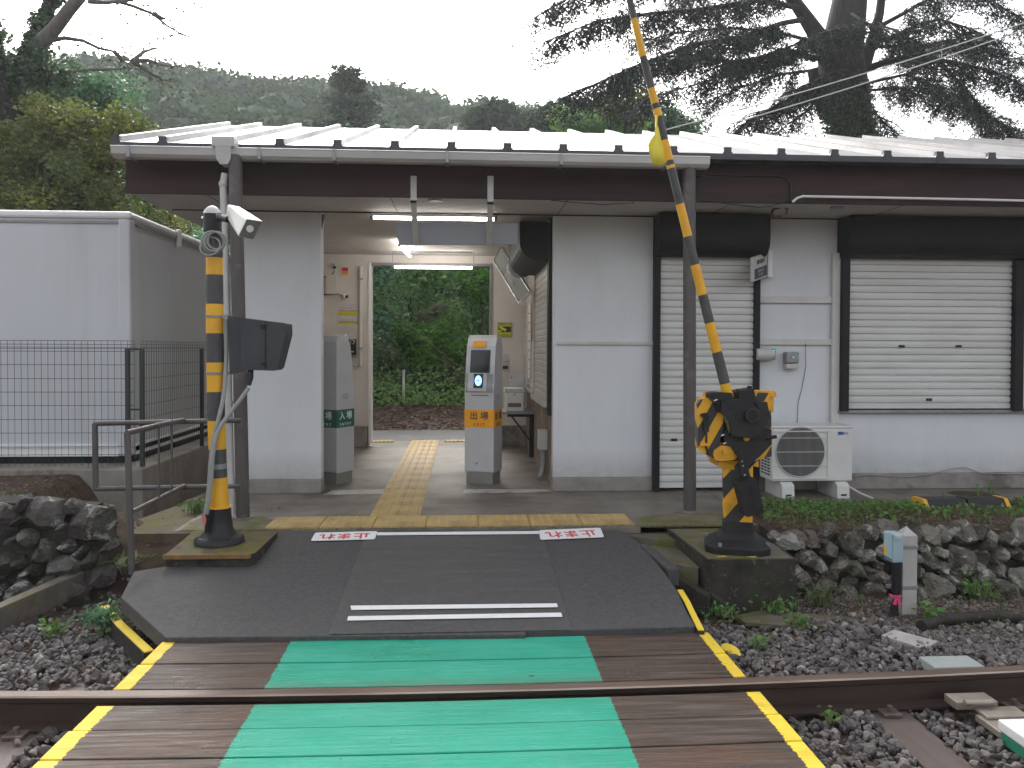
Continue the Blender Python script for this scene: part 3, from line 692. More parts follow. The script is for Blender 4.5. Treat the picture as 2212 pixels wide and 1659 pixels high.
# roller shutters (parts of the building)
def shutter(x0, x1, z0, z1, y, pitch=.0675, label=None, fr=.05, handles=(), parent=None):
    m = MB(); z = z0 + .05; prof = [(y-.004, z0), (y-.004, z0+.045)]
    while z < z1:
        prof += [(y+.014, z-.002), (y+.014, z+.007), (y-.003, z+.014), (y-.005, z+pitch*.6), (y-.002, z+pitch-.006)]; z += pitch
    vs = []; k = len(prof)
    for a, b in prof: vs += [(x0, a, min(b, z1)), (x1, a, min(b, z1))]
    m.add(vs, [(2*i, 2*i+1, 2*i+3, 2*i+2) for i in range(k-1)])
    o = m.build('shutter', M['shut'], bld, label)
    if handles:
        h = MB()
        for hx, hz in handles: h.box(hx-.03, hx+.03, y-.010, y-.004, hz-.012, hz+.012)
        h.build('shutter_handle', M['black'], o)
    return o
ys_ = FY-.035
xa, xb = fx(1424, 800, ys_), fx(1626, 800, ys_)
shutter(xa, xb, .035, 2.33, ys_, label='tall ribbed white door shutter', handles=[(fx(1456, 937, ys_), .50)])
MB().box(xa-.06, xa, FY-.08, FY+.05, 0.01, 2.62).build('shutter_frame', M['dark'], bld, bev=.004); MB().box(xb, xb+.055, FY-.08, FY+.05, 0.01, 2.35).build('shutter_frame', M['dark'], bld, bev=.004)
# housings: rounded lower front edge
def housing(x0, x1, z0, z1, y0, y1, name='shutter_housing', axis='x', mt=None):
    pr = [(y1, z1), (y0, z1), (y0, z0+(z1-z0)*.45)]
    for k in range(7): a = k*pi/12; pr.append((y0 + (y1-y0)*.55*(1-cos(a)), z0 + (z1-z0)*.45*(1-sin(a))))
    pr += [(y1, z0)]
    if axis == 'x': pts = [(x0, a, b) for a, b in pr]; v = (x1-x0, 0, 0)
    else: pts = [(a, x0, b) for a, b in pr]; v = (0, x1-x0, 0)
    return MB().prism(pts, v).build(name, mt or M['dark'], bld)
housing(xa-.06, fx(1663, 500, FY-.25), 2.26, 2.645, FY-.27, FY)
xc0, xc1, xd0 = fx(1829, 700, ys_), fx(2184, 700, ys_), fx(2203, 700, ys_)
shutter(xc0, xc1, .80, 2.30, ys_, .0675, 'wide ribbed white window shutter', handles=[(fx(1947, 748, ys_), oy(1947, 748, ys_).z), (fx(2070, 748, ys_), oy(2070, 748, ys_).z), (fx(2006, 863, ys_), oy(2006, 863, ys_).z)])
shutter(xd0, xd0+1.6, .80, 2.30, ys_, .0675, 'second window shutter cut by the right edge')
for x0, x1 in ((xc0-.075, xc0), (xc1, xd0), (xd0+1.6, xd0+1.67)): MB().box(x0, x1, FY-.10, FY+.05, .775, 2.33).build('shutter_frame', M['dark'], bld, bev=.004)
MB().box(xc0-.09, xd0+1.69, FY-.06, FY+.02, .755, .785).build('window_sill', M['grey'], bld, bev=.004)
housing(xc0-.085, xd0+1.7, 2.27, 2.645, FY-.27, FY)
# passage side shutters (counter windows)
def sideshutter(y0, y1, z0, z1, x, lab):
    m = MB(); z = z0; prof = []
    while z < z1: prof += [(x+.006, z), (x-.004, z+.012), (x-.006, z+.055), (x, z+.064)]; z += .0675
    vs = []
    for a, b in prof: vs += [(a, y0, min(b, z1)), (a, y1, min(b, z1))]
    m.add(vs, [(2*i, 2*i+1, 2*i+3, 2*i+2) for i in range(len(prof)-1)]); return m.build('shutter', M['shut'], bld, lab)
sideshutter(7.90, 9.25, .84, 2.25, .855, 'narrow seeming shutter of the near counter window')
sideshutter(9.50, 10.88, .86, 2.05, .872, 'shutter of the far counter window')
m = MB(); m.box(.80, .89, 7.80, 9.30, .79, .84); m.box(.84, .895, 7.83, 7.90, .84, 2.3); m.box(.84, .895, 9.25, 9.31, .84, 2.3)
m.box(.83, .89, 9.45, 10.92, .82, .86); m.box(.85, .895, 9.44, 9.50, .86, 2.08); m.box(.85, .895, 10.88, 10.93, .86, 2.08)
m.build('counter_window_frame', M['lgrey'], bld, bev=.004)
housing(FY+.16, 9.3, 2.24, 2.62, .55, .90, axis='y')
m = MB().tube([(.68, 9.35, 2.36), (.68, 9.95, 2.36)], .15, 24); m.build('duct_drum', M['silver'], bld)

# ledges and trim on the front wall
m = MB().box(fx(1203, 742), fx(1411, 742), FY-.022, FY-.001, oy(1300, 745, FY).z, oy(1300, 738, FY).z); m.build('wall_ledge', M['lgrey'], bld, bev=.004)
M['cream'] = mat('cream_board', (.60,.59,.56), (.55,.53,.50), 5, rough=.6)
xl, xr = fx(1637, 650), fx(1794, 650)
for va, vb in ((640, 655), (732, 745)): MB().box(xl, xr, FY-.03, FY-.001, oy(1700, vb, FY).z, oy(1700, va, FY).z).build('wall_batten', M['cream'], bld, bev=.004)
m = MB(); m.box(fx(1793, 700), fx(1811, 700), FY-.05, FY-.001, .60, oy(1800, 547, FY).z); m.build('pipe_cover', M['cream'], bld, bev=.012)
m = MB().tube([oy(1740, 741, FY-.032), oy(1741, 790, FY-.01), oy(1732, 840, FY-.01), oy(1724, 870, FY-.01), oy(1722, 915, FY-.01)], .0025, 5); m.build('thin_cable', M['black'], bld)
m = MB().tube([oy(u, v, FY-.03) for u, v in [(1842,1030),(1868,1025),(1910,1027),(1960,1030),(2010,1024),(2060,1012),(2085,1010),(2120,1022),(2212,1024)]], .005, 6); m.build('loose_cable', M['hose'], bld)
# fascia cable and the white conduit to the right
m = MB().tube([oy(u, v, 6.69) for u, v in [(1506,380),(1560,378),(1630,380),(1680,381),(1698,385),(1707,397),(1708,440)]], .007, 6)
m.tube([oy(u, v, 6.69) for u, v in [(1190,433),(1250,438),(1300,442),(1370,438)]], .004, 5); m.tube([oy(u, v, 6.69) for u, v in [(1520,432),(1570,440),(1640,448),(1665,446),(1690,438),(1710,432)]], .004, 5)
m.build('fascia_cable', M['black'], bld)
m = MB().tube([oy(u, v, 6.66) for u, v in [(1712,436),(1722,428),(1734,424),(1900,427),(2100,431),(2400,438)]], .011, 8); m.build('fascia_conduit', M['white'], bld)
rustm = mat('rusty_bracket', (.16,.10,.06), (.10,.055,.035), 12, rough=.8)
m = MB().tube([oy(u, v, 7.0) for u, v in [(1710,434),(1690,440),(1672,450),(1666,462),(1672,470),(1686,468)]], .015, 6); m.tube([oy(u, v, 7.0) for u, v in [(1672,452),(1692,447),(1702,452),(1698,462)]], .008, 6); m.build('frayed_cable_bundle', rustm, bld)
# flush ceiling lamps under the eaves
for u, v in ((940, 432), (1808, 447)):
    p = oz(u, v, ZC); m = MB().tube([p - Vector((0,0,.012)), p], .06, 20, sm=False); m.build('eave_lamp', M['grey'], bld)

# ================================================================ posts carrying the eaves
for (ub, vb, ut, vt, Yb, lab) in [(525,1122,508,336,6.44,'dark round steel post left of the entrance, beside the striped pole'), (1490,1107,1489,345,6.50,'dark round steel post right of the entrance, in front of the door shutter')]:
    a = oz(ub, vb, 0); a.y = Yb; b = oy(ut, vt, 6.40 if ub < 1000 else 6.45); a = oy(ub, vb, Yb)
    r = root('eave_post', lab, 'post', (a.x, a.y, 0), 'steel posts under the eaves'); MB().tube([a, b], .053, 20).build('shaft', M['post'], r)
    MB().tube([a + Vector((0,0,-.005)), a + Vector((0,0,.02))], .062, 20).build('foot', M['plinth'], r)

# ================================================================ lights and hanging things in the passage
def tubelamp(a, b, lab):
    a, b = Vector(a), Vector(b); d = (b-a).normalized(); r = root('tube_lamp', lab, 'lamp', (a+b)/2, 'glowing tube lamps in the passage')
    MB().tube([a, b], .016, 12).build('tube', M['tube'], r)
    m = MB(); up = Vector((0,0,1)); s = d.cross(up)*.03
    for e, q in ((a, -d), (b, d)):
        m.tube([e + q*-.005, e + q*.03], .019, 8); m.tube([e + q*.02, Vector((e.x, e.y, ZC)) + q*.02], .005, 6)
    c0, c1 = Vector((a.x, a.y, ZC-.035)), Vector((b.x, b.y, ZC-.035))
    s = s*.6; c0 += up*.012; c1 += up*.012; m.hexa([c0 - s, c0 + s, c1 + s, c1 - s, c0 - s + up*.022, c0 + s + up*.022, c1 + s + up*.022, c1 - s + up*.022])
    m.build('fitting', M['grey'], r)
a = oy(806, 470, 7.62); b = oy(1068, 468, 7.62); zt = min(a.z, 2.6)
tubelamp((a.x, 7.62, a.z), (b.x, 7.62, a.z), 'long glowing tube lamp behind the hanging grey sign at the entrance')
tubelamp((-.745, 9.35, 2.585), (-.70, 10.45, 2.585), 'glowing tube lamp running lengthwise under the ceiling, seen nearly end on')
a = oy(852, 577, 10.5); b = oy(1020, 577, 10.5)
tubelamp((a.x, 10.5, a.z), (b.x, 10.5, a.z), 'glowing tube lamp across the far opening in front of the trees')

r = root('hanging_sign', 'blank grey back of a hanging sign board on two metal straps', 'sign', (0, 7.0, 2.4))
def gm():
    mt, nt, p = newmat('smoky_sign_panel', .35, 0, .5); p.inputs['Base Color'].default_value = (.23,.23,.25,1); return mt
q = [oy(851, 480, 7.05), oy(1119, 482, 7.05), oy(1117, 528, 7.05), oy(862, 529, 7.05)]
MB().prism(q, (0, .03, 0)).build('panel', gm(), r, bev=.003)
for ua, ub in ((887, 900), (1053, 1066)):
    x0, x1 = oy(ua, 400, 6.69).x, oy(ub, 400, 6.69).x; za = oy(ua, 380, 6.69).z; zb2 = oy(ua, 530, 7.04).z
    m = MB(); m.box(x0, x1, 6.685, 6.698, 2.60, za); m.hexa([(x0,6.685,2.60),(x1,6.685,2.60),(x1,6.698,2.60),(x0,6.698,2.60),(x0,6.685,2.62),(x1,6.685,2.62),(x1,6.698,2.62),(x0,6.698,2.62)])
    m.hexa([(x0,7.03,zb2),(x1,7.03,zb2),(x1,7.045,zb2),(x0,7.045,zb2),(x0,6.685,2.61),(x1,6.685,2.61),(x1,6.698,2.61),(x0,6.698,2.61)])
    m.build('strap', M['lgrey'], r)

# tilted notice board hung between counter windows
qs = [(1083,534,9.9), (1067,563,9.9), (1121,654,9.1), (1146,631,9.1)]; q = [oy(*k) for k in qs]
r = root('tilted_board', 'white translucent notice board hung aslant above the far counter', 'board', q[2])
MB().prism(q, (.02, .0, .012)).build('panel', mat('milky_board', (.52,.55,.53), (.44,.47,.44), 2, rough=.3, c3=(.30,.34,.30), s3=3), r)
m = MB()
for i in range(4): m.tube([q[i], q[(i+1)%4]], .012, 6)
m.build('frame', M['silver'], r)

# ================================================================ ticket gates
def gate(corner, fdir, w, d, kind, lab, side_right):
    """corner: near vertical edge on the floor; fdir: direction along the front, away from that corner; body built with the front at local y=0"""
    C = Vector((corner[0], corner[1], 0)); ang = fdir
    T = Matrix.Translation(C) @ Matrix.Rotation(ang, 4, 'Z')
    r = root('ticket_gate', lab, 'ticket reader', C, 'contactless ticket readers in the passage')
    # local: x from -w..0 (front), y 0..d, z up.
    lo = MB(); lo.T = T; lo.box(-w+.012, -.012, .012, d-.012, 0, .12); lo.build('base', M['gatebase'], r, bev=.004)
    prof = [(0, .12), (0, .98), (.015, 1.03), (.025, 1.20), (.06, 1.40), (.11, 1.50), (d-.03, 1.50), (d, 1.44), (d, .12)]
    b = MB(); b.T = T
    b.prism([(-w, y, z) for y, z in prof], (w, 0, 0)); body = b.build('cabinet', M['gate'], r, bev=.012)
    bandm = M['orange'] if kind == 'exit' else M['green']; tm = M['ink'] if kind == 'exit' else M['inkw']
    bb = MB(); bb.T = T; bb.box(-w-.002, .002, -.002, d+.002, .575, .755); bb.build('band', bandm, r)
    R3 = T.to_3x3(); W = lambda x, y, z: T @ Vector((x, y, z))
    kj, en = ('出場', 'EXIT') if kind == 'exit' else ('入場', 'ENTRY')
    for (c, xd) in ((( -w/2, -.004, 0), Vector((1,0,0))), ((.004, d/2, 0), Vector((0,1,0))), ((-w/2, d+.004, 0), Vector((-1,0,0))), ((-w-.004, d/2, 0), Vector((0,-1,0)))):
        wd = w if abs(xd.x) > .5 else d
        text(kj[0] + ' ' + kj[1], .088, W(c[0], c[1], .688), R3 @ xd, (0,0,1), tm, r, bold=.0012, sx=min(1, wd/.27))
        text(en[0] + (' ' + ' '.join(en[1:]) if en else ''), .042, W(c[0], c[1], .605), R3 @ xd, (0,0,1), tm, r, sx=min(1, wd/.27))
    # front panel furniture
    p = MB(); p.T = T
    def fp(x0, x1, z0, z1, off=.006):   # patch laid on the slanted front profile
        def fyz(z):
            for (ya, za), (yb, zb_) in zip(prof[:-1], prof[1:]):
                if za <= z <= zb_ and zb_ > za: return ya + (yb-ya)*(z-za)/(zb_-za)
            return 0
        zs_ = np.linspace(z0, z1, 7); vs = []
        for z in zs_: y = fyz(z) - off; vs += [(x0, y, z), (x1, y, z)]
        return vs, [(2*i, 2*i+1, 2*i+3, 2*i+2) for i in range(6)]
    vs, fs = fp(-w+.012, -.012, .93, 1.12); p.add(vs, fs); p.build('reader_panel', M['grey'], r)
    p = MB(); p.T = T; vs, fs = fp(-w+.05, -.05, 1.13, 1.36, .009); p.add(vs, fs); p.build('display_screen', M['glassdark'], r)
    p = MB(); p.T = T; vs, fs = fp(-.215, -.115, .975, 1.12, .012); p.add(vs, fs); p.build('touch_pad', M['ink'], r)
    p = MB(); p.T = T; vs, fs = fp(-w+.03, -.08, .945, 1.128, .008); p.add(vs, fs); p.build('reader_surround', M['lgrey'], r)
    if kind == 'exit':
        p = MB(); p.T = T; cx, cz = -.165, 1.05
        ring = [(cx + .036*cos(a), -.0145+.022, cz + .052*sin(a)) for a in np.linspace(0, 2*pi, 25)[:-1]]
        ring = [(x, -.014 + .012, z) for x, y, z in ring]
        ring = [(x, (z-1.03)*.06 + .015 - .019, z) for x, y, z in ring]
        p.add(ring, [tuple(range(24))]); p.build('glowing_ring', emis('reader_blue', (.10,.28,1.0), 2.2), r)
        p = MB(); p.T = T
        ring = [(cx + .010*cos(a), (cz + .010*sin(a)-1.03)*.06 + .015 - .021, cz + .010*sin(a)) for a in np.linspace(0, 2*pi, 13)[:-1]]
        p.add(ring, [tuple(range(12))]); p.build('ring_centre', M['red'], r)
        p = MB(); p.T = T; vs, fs = fp(-.245, -.105, 1.385, 1.455, .014); p.add(vs, fs); p.build('exit_plate', M['orange'], r)
        pp = prof[4]; text('出 場', .038, W(-.175, .06, 1.422), R3 @ Vector((1,0,0)), R3 @ Vector((0,.5,1)), M['ink'], r)
    p = MB(); p.T = T; p.box(-w+.07, -.06, -.003, 0, .895, .908); p.box(-w*.62, -w*.55, -.002, 0, .20, .22)
    for k in range(3): p.box(-.0, .0025, d*.35, d*.65, .86+k*.022, .867+k*.022)
    for k in range(3): p.box(-w-.0025, 0-w, d*.35, d*.65, .86+k*.022, .867+k*.022)
    p.build('slots', M['gatebase'], r)
    p = MB(); p.T = T; 
    for k in range(3): p.box(-w+.01+k*(w-.02)/3, -w+.004+(k+1)*(w-.02)/3, .10, .14, 1.493, 1.512)
    p.build('top_strip', M['white'], r, bev=.003)
    return r
c1 = oz(1066, 1048, 0)
gate(c1, radians(-21), .31, .27, 'exit', 'silver ticket reader with orange exit band and glowing blue ring', True)
c2 = oz(727, 1049, 0)
R_ = Matrix.Rotation(radians(150), 3, 'Z'); g_ = Vector((c2.x, c2.y, 0)) - R_ @ Vector((-.31, .28, 0))
gate(g_, radians(150), .31, .28, 'entry', 'silver ticket reader with green entry band half hidden by the left wall', False)

# mossy strips on the slab edge at both ends of the blister row
mm_ = mossmat('slab_moss', (.16,.14,.11), (.22,.19,.15), (.12,.12,.012), (.30,.15,.03), (.40,.54), scale=7, bump=.8)
MB().prism([(-2.12,6.03,.0005),(-1.51,6.03,.0005),(-1.51,6.36,.0005),(-1.62,6.50,.0005),(-2.12,6.44,.0005)], (0,0,.003)).build('moss_patch', mm_, kind='structure')
MB().prism([(1.345,6.03,.0005),(2.32,6.03,.0005),(2.32,6.40,.0005),(1.8,6.52,.0005),(1.42,6.34,.0005)], (0,0,.003)).build('moss_patch', mm_, kind='structure')
# ================================================================ things on the passage back wall (y = 10.95)
BY = 10.945
def bw(u, v, y=BY): return oy(u, v, y)
def plate(name, lab, cat, u0, v0, u1, v1, mt, y=BY, t=.006, bev=.0, group=None):
    a, b = bw(u0, v1, y), bw(u1, v0, y); r = root(name, lab, cat, (a + b)/2, group)
    return r, MB().box(a.x, b.x, y-t, y, a.z, b.z).build('plate' if name != 'notice' else 'sheet', mt, r, bev=bev), a, b
M['ylab'] = mat('yellow_label', (.62,.58,.03), (.56,.52,.03), 20, rough=.5)
M['paper'] = mat('notice_paper', (.62,.56,.57), (.56,.50,.51), 12, rough=.7)
def rows(a, b, n, y, fr=(.1, .9), h=.35, mt=None, r=None, seed=1, name='print'):
    q = random.Random(seed); m = MB(); dz = (b.z-a.z)/n
    for i in range(n):
        x = a.x + (b.x-a.x)*fr[0]; xe = a.x + (b.x-a.x)*(fr[1] - q.random()*.25)
        while x < xe:
            w = q.uniform(.006, .03); m.box(x, min(x+w, xe), y-.0006, y, b.z - dz*(i+.7), b.z - dz*(i+.7-h)); x += w + .006
    m.build(name, mt or M['ink'], r)
r, _, a, b = plate('sticker', 'small red and orange square sticker high on the back wall', 'sticker', 739, 578, 752, 593, M['orange'])
MB().box(a.x, b.x, BY-.0075, BY-.0055, (a.z+b.z)/2, b.z).build('red_half', M['red'], r)
r, _, a, b = plate('wall_box', 'pale flat equipment box on the back wall left of the lens', 'equipment box', 705, 595, 729, 636, M['inwall'], t=.07, bev=.006)
m = MB().tube([bw(697, 598, BY-.02), bw(716, 596, BY-.02), bw(722, 585, BY-.03)], .006, 6); m.tube([bw(697, 636, BY-.02), bw(730, 635, BY-.02), bw(742, 640, BY-.03)], .006, 6); m.build('cord', M['black'], r)
p = bw(722, 573, BY-.04); r = root('wall_sensor', 'little dark round sensor near the ceiling of the passage', 'sensor', p); MB().sphere(p, .028).build('dome', M['lgrey'], r); MB().sphere(p + Vector((.006,-.02,-.03)), .022).build('lens', M['black'], r)
p = bw(747, 640, BY-.06); r = root('wall_camera', 'small white camera with dark lens above the yellow striped notices', 'camera', p); MB().tube([p + Vector((-.04,.05,0)), p + Vector((.0,0,0))], .028, 12).build('body', M['white'], r); MB().sphere(p + Vector((.015,-.01,-.004)), .022).build('lens', M['black'], r)
r, _, a, b = plate('notice', 'tall pinkish paper notice with two yellow bands on the back wall', 'notice', 730, 657, 773, 718, M['paper'], t=.003)
MB().box(bw(731,681).x, bw(773,681).x, BY-.0045, BY-.003, bw(731,681).z, bw(731,671).z).build('yellow_band', M['ylab'], r)
MB().box(bw(731,701).x, bw(773,701).x, BY-.0045, BY-.003, bw(731,701).z, bw(731,696).z).build('yellow_band', M['ylab'], r)
m = MB(); m.box(bw(731,671).x, bw(773,671).x, BY-.0045, BY-.003, bw(731,671.6).z, bw(731,670.6).z); m.box(bw(731,671).x, bw(773,671).x, BY-.0045, BY-.003, bw(731,696).z, bw(731,695).z); m.build('rule', M['ink'], r)
M['mauve'] = mat('pale_print', (.40,.33,.36), (.46,.40,.42), 30, rough=.7)
rows(Vector((a.x, 0, bw(0,695).z)), Vector((b.x, 0, bw(0,683).z)), 3, BY-.003, mt=M['mauve'], r=r, seed=3); rows(Vector((a.x, 0, bw(0,717).z)), Vector((b.x, 0, bw(0,703).z)), 4, BY-.003, mt=M['mauve'], r=r, seed=4)
rows(Vector((a.x, 0, bw(0,670).z)), Vector((b.x, 0, bw(0,658).z)), 2, BY-.003, mt=M['mauve'], r=r, seed=5)
plate('label', 'tiny yellow label just above the entry reader', 'label', 737, 722, 746, 729, M['ylab'], t=.003)
r, _, a, b = plate('intercom', 'black wall intercom with silver ring and grey cord beside the opening', 'intercom', 751, 733, 770, 767, M['black'], t=.05, bev=.006)
c = bw(761, 738.5, BY-.055); m = MB()
for k in range(14): t0, t1 = 2*pi*k/14, 2*pi*(k+1)/14; m.tube([c + Vector((.028*cos(t0), 0, .028*sin(t0))), c + Vector((.028*cos(t1), 0, .028*sin(t1)))], .007, 5, cap=False)
m.build('speaker_ring', M['silver'], r)
MB().box(bw(757,757).x, bw(765,757).x, BY-.053, BY-.049, bw(0,758.5).z, bw(0,756).z).build('call_button', M['lgrey'], r)
MB().tube([bw(u, v, BY-.02) for u, v in [(756,770),(758,784),(764,792),(772,792),(778,784),(780,768)]], .007, 6).build('cord', M['hose'], r)
MB().box(bw(750,772).x, bw(771,772).x, BY-.03, BY, bw(0,771).z, bw(0,767).z).build('bracket', M['grey'], r)
a, b = bw(779, 575, BY-.02), bw(779, 790, BY-.02); r = root('wall_conduit', 'thin beige conduit running up beside the far opening', 'conduit', b); MB().tube([a, b], .022, 8).build('pipe', M['inwall'], r)
for v in (596, 750): MB().box(a.x-.03, a.x+.03, BY-.05, BY, bw(0, v+2).z, bw(0, v-2).z).build('clip', M['hose'], r)
# surveillance notice, right of the opening
r, _, a, b = plate('warning_sign', 'square yellow sign with a surveillance camera picture on the back wall', 'sign', 1075, 697, 1106, 728, M['ylab'], t=.004)
w = b.x - a.x; h = b.z - a.z; P_ = lambda x, z: Vector((a.x + x*w, BY - .0045, a.z + z*h))
m = MB()
for s0, s1 in (((0,0),(1,.03)), ((0,.97),(1,1)), ((0,0),(.03,1)), ((.97,0),(1,1))): m.box(P_(*s0).x, P_(*s1).x, BY-.0055, BY-.004, P_(*s0).z, P_(*s1).z)
m.prism([P_(.06,.73), P_(.93,.73), P_(.93,.33), P_(.06,.33)], (0,.0004,0)); m.build('black_panel', M['ink'], r)
m = MB(); o_ = Vector((0,-.001,0)); m.prism([P_(x,z)+o_ for x, z in ((.08,.64),(.2,.75),(.63,.54),(.53,.38))], (0,.0004,0)); m.prism([P_(x,z)+o_ for x, z in ((.05,.50),(.32,.47),(.30,.40),(.14,.36),(.05,.30))], (0,.0004,0)); m.build('camera_picture', mat('bright_yellow', (.66,.66,.05), rough=.5), r)
text('防犯カメラ', h*.16, P_(.5,.87) + Vector((0,-.0012,0)), (1,0,0), (0,0,1), M['ink'], r, bold=.0006, sx=1.05)
text('RECORDING', h*.14, P_(.5,.13) + Vector((0,-.0012,0)), (1,0,0), (0,0,1), M['ink'], r, sx=1.05)
plate('switch_plate', 'pale switch plate on the back wall under the yellow sign', 'switch', 1084, 765, 1098, 781, M['lgrey'], t=.015, bev=.003)
plate('switch_plate', 'small black socket below the pale switch plate', 'socket', 1086, 790, 1097, 797, M['black'], t=.02, bev=.003)

# counter shelf with boxes
r = root('wall_shelf', 'narrow dark shelf on a folding bracket at the far right of the passage', 'shelf', (.70, 10.2, .6))
sh = 1.38 - (889-752)*9.9/1700*1.0
def sp(u, v, y): return oy(u, v, y)
zt = sp(1110, 886, 9.9).z
x0, x1 = sp(1083, 888, 9.7).x, .885
MB().box(x0, x1, 9.7, 10.25, zt-.035, zt).build('board', M['grey'], r, bev=.004)
m = MB(); m.tube([(x0+.12, 9.8, zt-.05), (.86, 9.8, zt-.40)], .010, 6); m.tube([(x0+.12, 10.15, zt-.05), (.86, 10.15, zt-.40)], .010, 6); m.box(.83, .885, 9.76, 9.82, .02, zt-.035); m.box(x0+.08, .88, 9.78, 9.81, zt-.075, zt-.035); m.build('bracket', M['black'], r)
a, b = sp(1092, 885, 9.75), sp(1131, 839, 9.75)
r = root('collection_box', 'white lidded ticket collection box with a slot on the shelf', 'box', (a.x, 9.9, zt+.001))
MB().box(a.x, b.x, 9.75, 9.98, zt+.001, b.z-.05).build('body', M['white'], r, bev=.006); MB().box(a.x-.01, b.x+.01, 9.74, 9.99, b.z-.048, b.z).build('lid', M['cream'], r, bev=.006)
MB().box(a.x+.03, b.x-.03, 9.745, 9.752, zt+.05, zt+.10).build('slot', mat('wooden_slot', (.20,.14,.10), rough=.6), r); MB().box((a.x+b.x)/2-.012, (a.x+b.x)/2+.012, 9.742, 9.752, b.z-.085, b.z-.07).build('latch', M['grey'], r)
a, b = sp(1098, 838, 10.3), sp(1125, 805, 10.3)
r = root('metal_box', 'brushed metal box standing behind the white collection box', 'box', (a.x, 10.3, a.z)); MB().box(a.x, b.x+.05, 10.3, 10.5, a.z-.25, b.z).build('case', M['silver'], r, bev=.005); MB().box(a.x+.03, a.x+.05, 10.293, 10.30, b.z-.08, b.z-.05).build('latch', M['grey'], r)
# posters on the side wall
def sideposter(lab, y0, y1, z0, z1, mt, seed, x=.825):
    r = root('side_poster', lab, 'poster', (x, (y0+y1)/2, (z0+z1)/2)); MB().box(x, x+.004, y0, y1, z0, z1).build('sheet', mt, r); q = random.Random(seed); m = MB()
    for i in range(7):
        z = z1 - (z1-z0)*(i+1)/8; m.box(x-.0008, x, y0+.04, y1-.04-q.random()*.1, z-.012, z+.004)
    m.build('print', M['mauve'], r); return r
pm = mat('poster_orange', (.55,.30,.12), (.45,.36,.30), 3, (1,1,4), .5)
sideposter('faded orange poster fixed on the counter window frame', 9.28, 9.46, 1.50, 2.12, pm, 2)
sideposter('white notice sheet fixed below the orange poster', 9.28, 9.46, .92, 1.45, M['white'], 3)
sideposter('white notice sheet on the far counter window', 9.9, 10.3, 1.0, 1.95, M['white'], 4, .85)
# electrical box and elbow pipe low on the boarded wall
r = root('junction_box', 'small grey junction box with elbow pipe low on the boarded wall', 'junction box', (.84, 8.2, .4))
MB().box(.79, .885, 8.15, 8.32, .32, .52).build('case', M['lgrey'], r, bev=.006); MB().tube([(.84,8.23,.33),(.845,8.22,.18),(.83,8.20,.08),(.80,8.15,.02)], .028, 10).build('pipe', M['hose'], r)
# thing at the top of left pier: small dark bracket lamp, strip bracket
r = root('pier_bracket', 'small dark fitting at the top inner corner of the left pier', 'bracket', oy(692, 485, 7.6)); m = MB(); m.prism([oy(u, v, 7.55) for u, v in ((688,464),(701,464),(699,480),(694,498),(691,494))], (0,.05,0)); m.build('body', M['post'], r)

# ================================================================ things on the front wall
r = root('projecting_sign', 'white and dark blue sign board projecting from the wall beside the door shutter', 'sign', oy(1650, 575, 7.3))
q = [(1628,556,7.18), (1658,545,7.46), (1658,597,7.46), (1628,608,7.18)]; q = [oy(*k) for k in q]
nrm = (q[1]-q[0]).cross(q[3]-q[0]).normalized()
if nrm.y > 0: nrm = -nrm
MB().prism(q, -nrm*.03).build('board', M['lgrey'], r, bev=.002)
MB().box(q[1].x+.0, q[1].x+.045, 7.44, 7.50, q[2].z-.01, q[1].z+.02).build('fixing_rail', M['white'], r, bev=.003)
ex = (q[1]-q[0]); eh = (q[3]-q[0]); o_ = nrm*.002
MB().prism([q[0]+ex*.06+eh*.52+o_, q[0]+ex*.94+eh*.52+o_, q[0]+ex*.94+eh*.95+o_, q[0]+ex*.06+eh*.95+o_], -nrm*.002).build('blue_field', mat('navy', (.02,.03,.06), rough=.4), r)
L_ = ex.length; text('駅事務室', eh.length*.20, q[0]+ex*.5+eh*.28+o_*1.5, ex, -eh, M['ink'], r, sx=1.15)
text('関係者 以外', eh.length*.13, q[0]+ex*.5+eh*.66+o_*2, ex, -eh, M['lgrey'], r, sx=1.1); text('立入禁止', eh.length*.13, q[0]+ex*.5+eh*.82+o_*2, ex, -eh, M['lgrey'], r, sx=1.1)
a, b = oy(1637, 779, FY-.12), oy(1674, 752, FY-.12)
r = root('wall_device', 'light grey horizontal lamp box on the wall left of the small square box', 'device', (a.x, FY-.06, a.z)); MB().tube([(a.x, FY-.06, (a.z+b.z)/2), (b.x, FY-.06, (a.z+b.z)/2)], .06, 16).build('body', M['lgrey'], r); MB().box(b.x-.015, b.x+.012, FY-.115, FY-.005, a.z+.005, b.z-.005).build('end_cap', M['grey'], r, bev=.004)
MB().box(b.x-.02, b.x-.006, FY-.125, FY-.118, b.z-.03, b.z-.02).build('indicator', emis('green_led', (.05,.6,.3), .6), r)
a, b = oy(1699, 797, FY-.10), oy(1727, 760, FY-.10)
r = root('wall_device', 'small square grey box with hinged lower flap above the air conditioner', 'device', (a.x, FY-.05, a.z)); MB().box(a.x, b.x, FY-.10, FY-.001, a.z+.055, b.z).build('case', M['grey'], r, bev=.012); MB().box(a.x+.002, b.x-.002, FY-.09, FY-.001, a.z, a.z+.05).build('flap', M['lgrey'], r, bev=.008)
MB().box(a.x+.06, a.x+.075, FY-.105, FY-.099, b.z-.06, b.z-.045).build('indicator', emis('green_led2', (.03,.4,.2), .5), r)

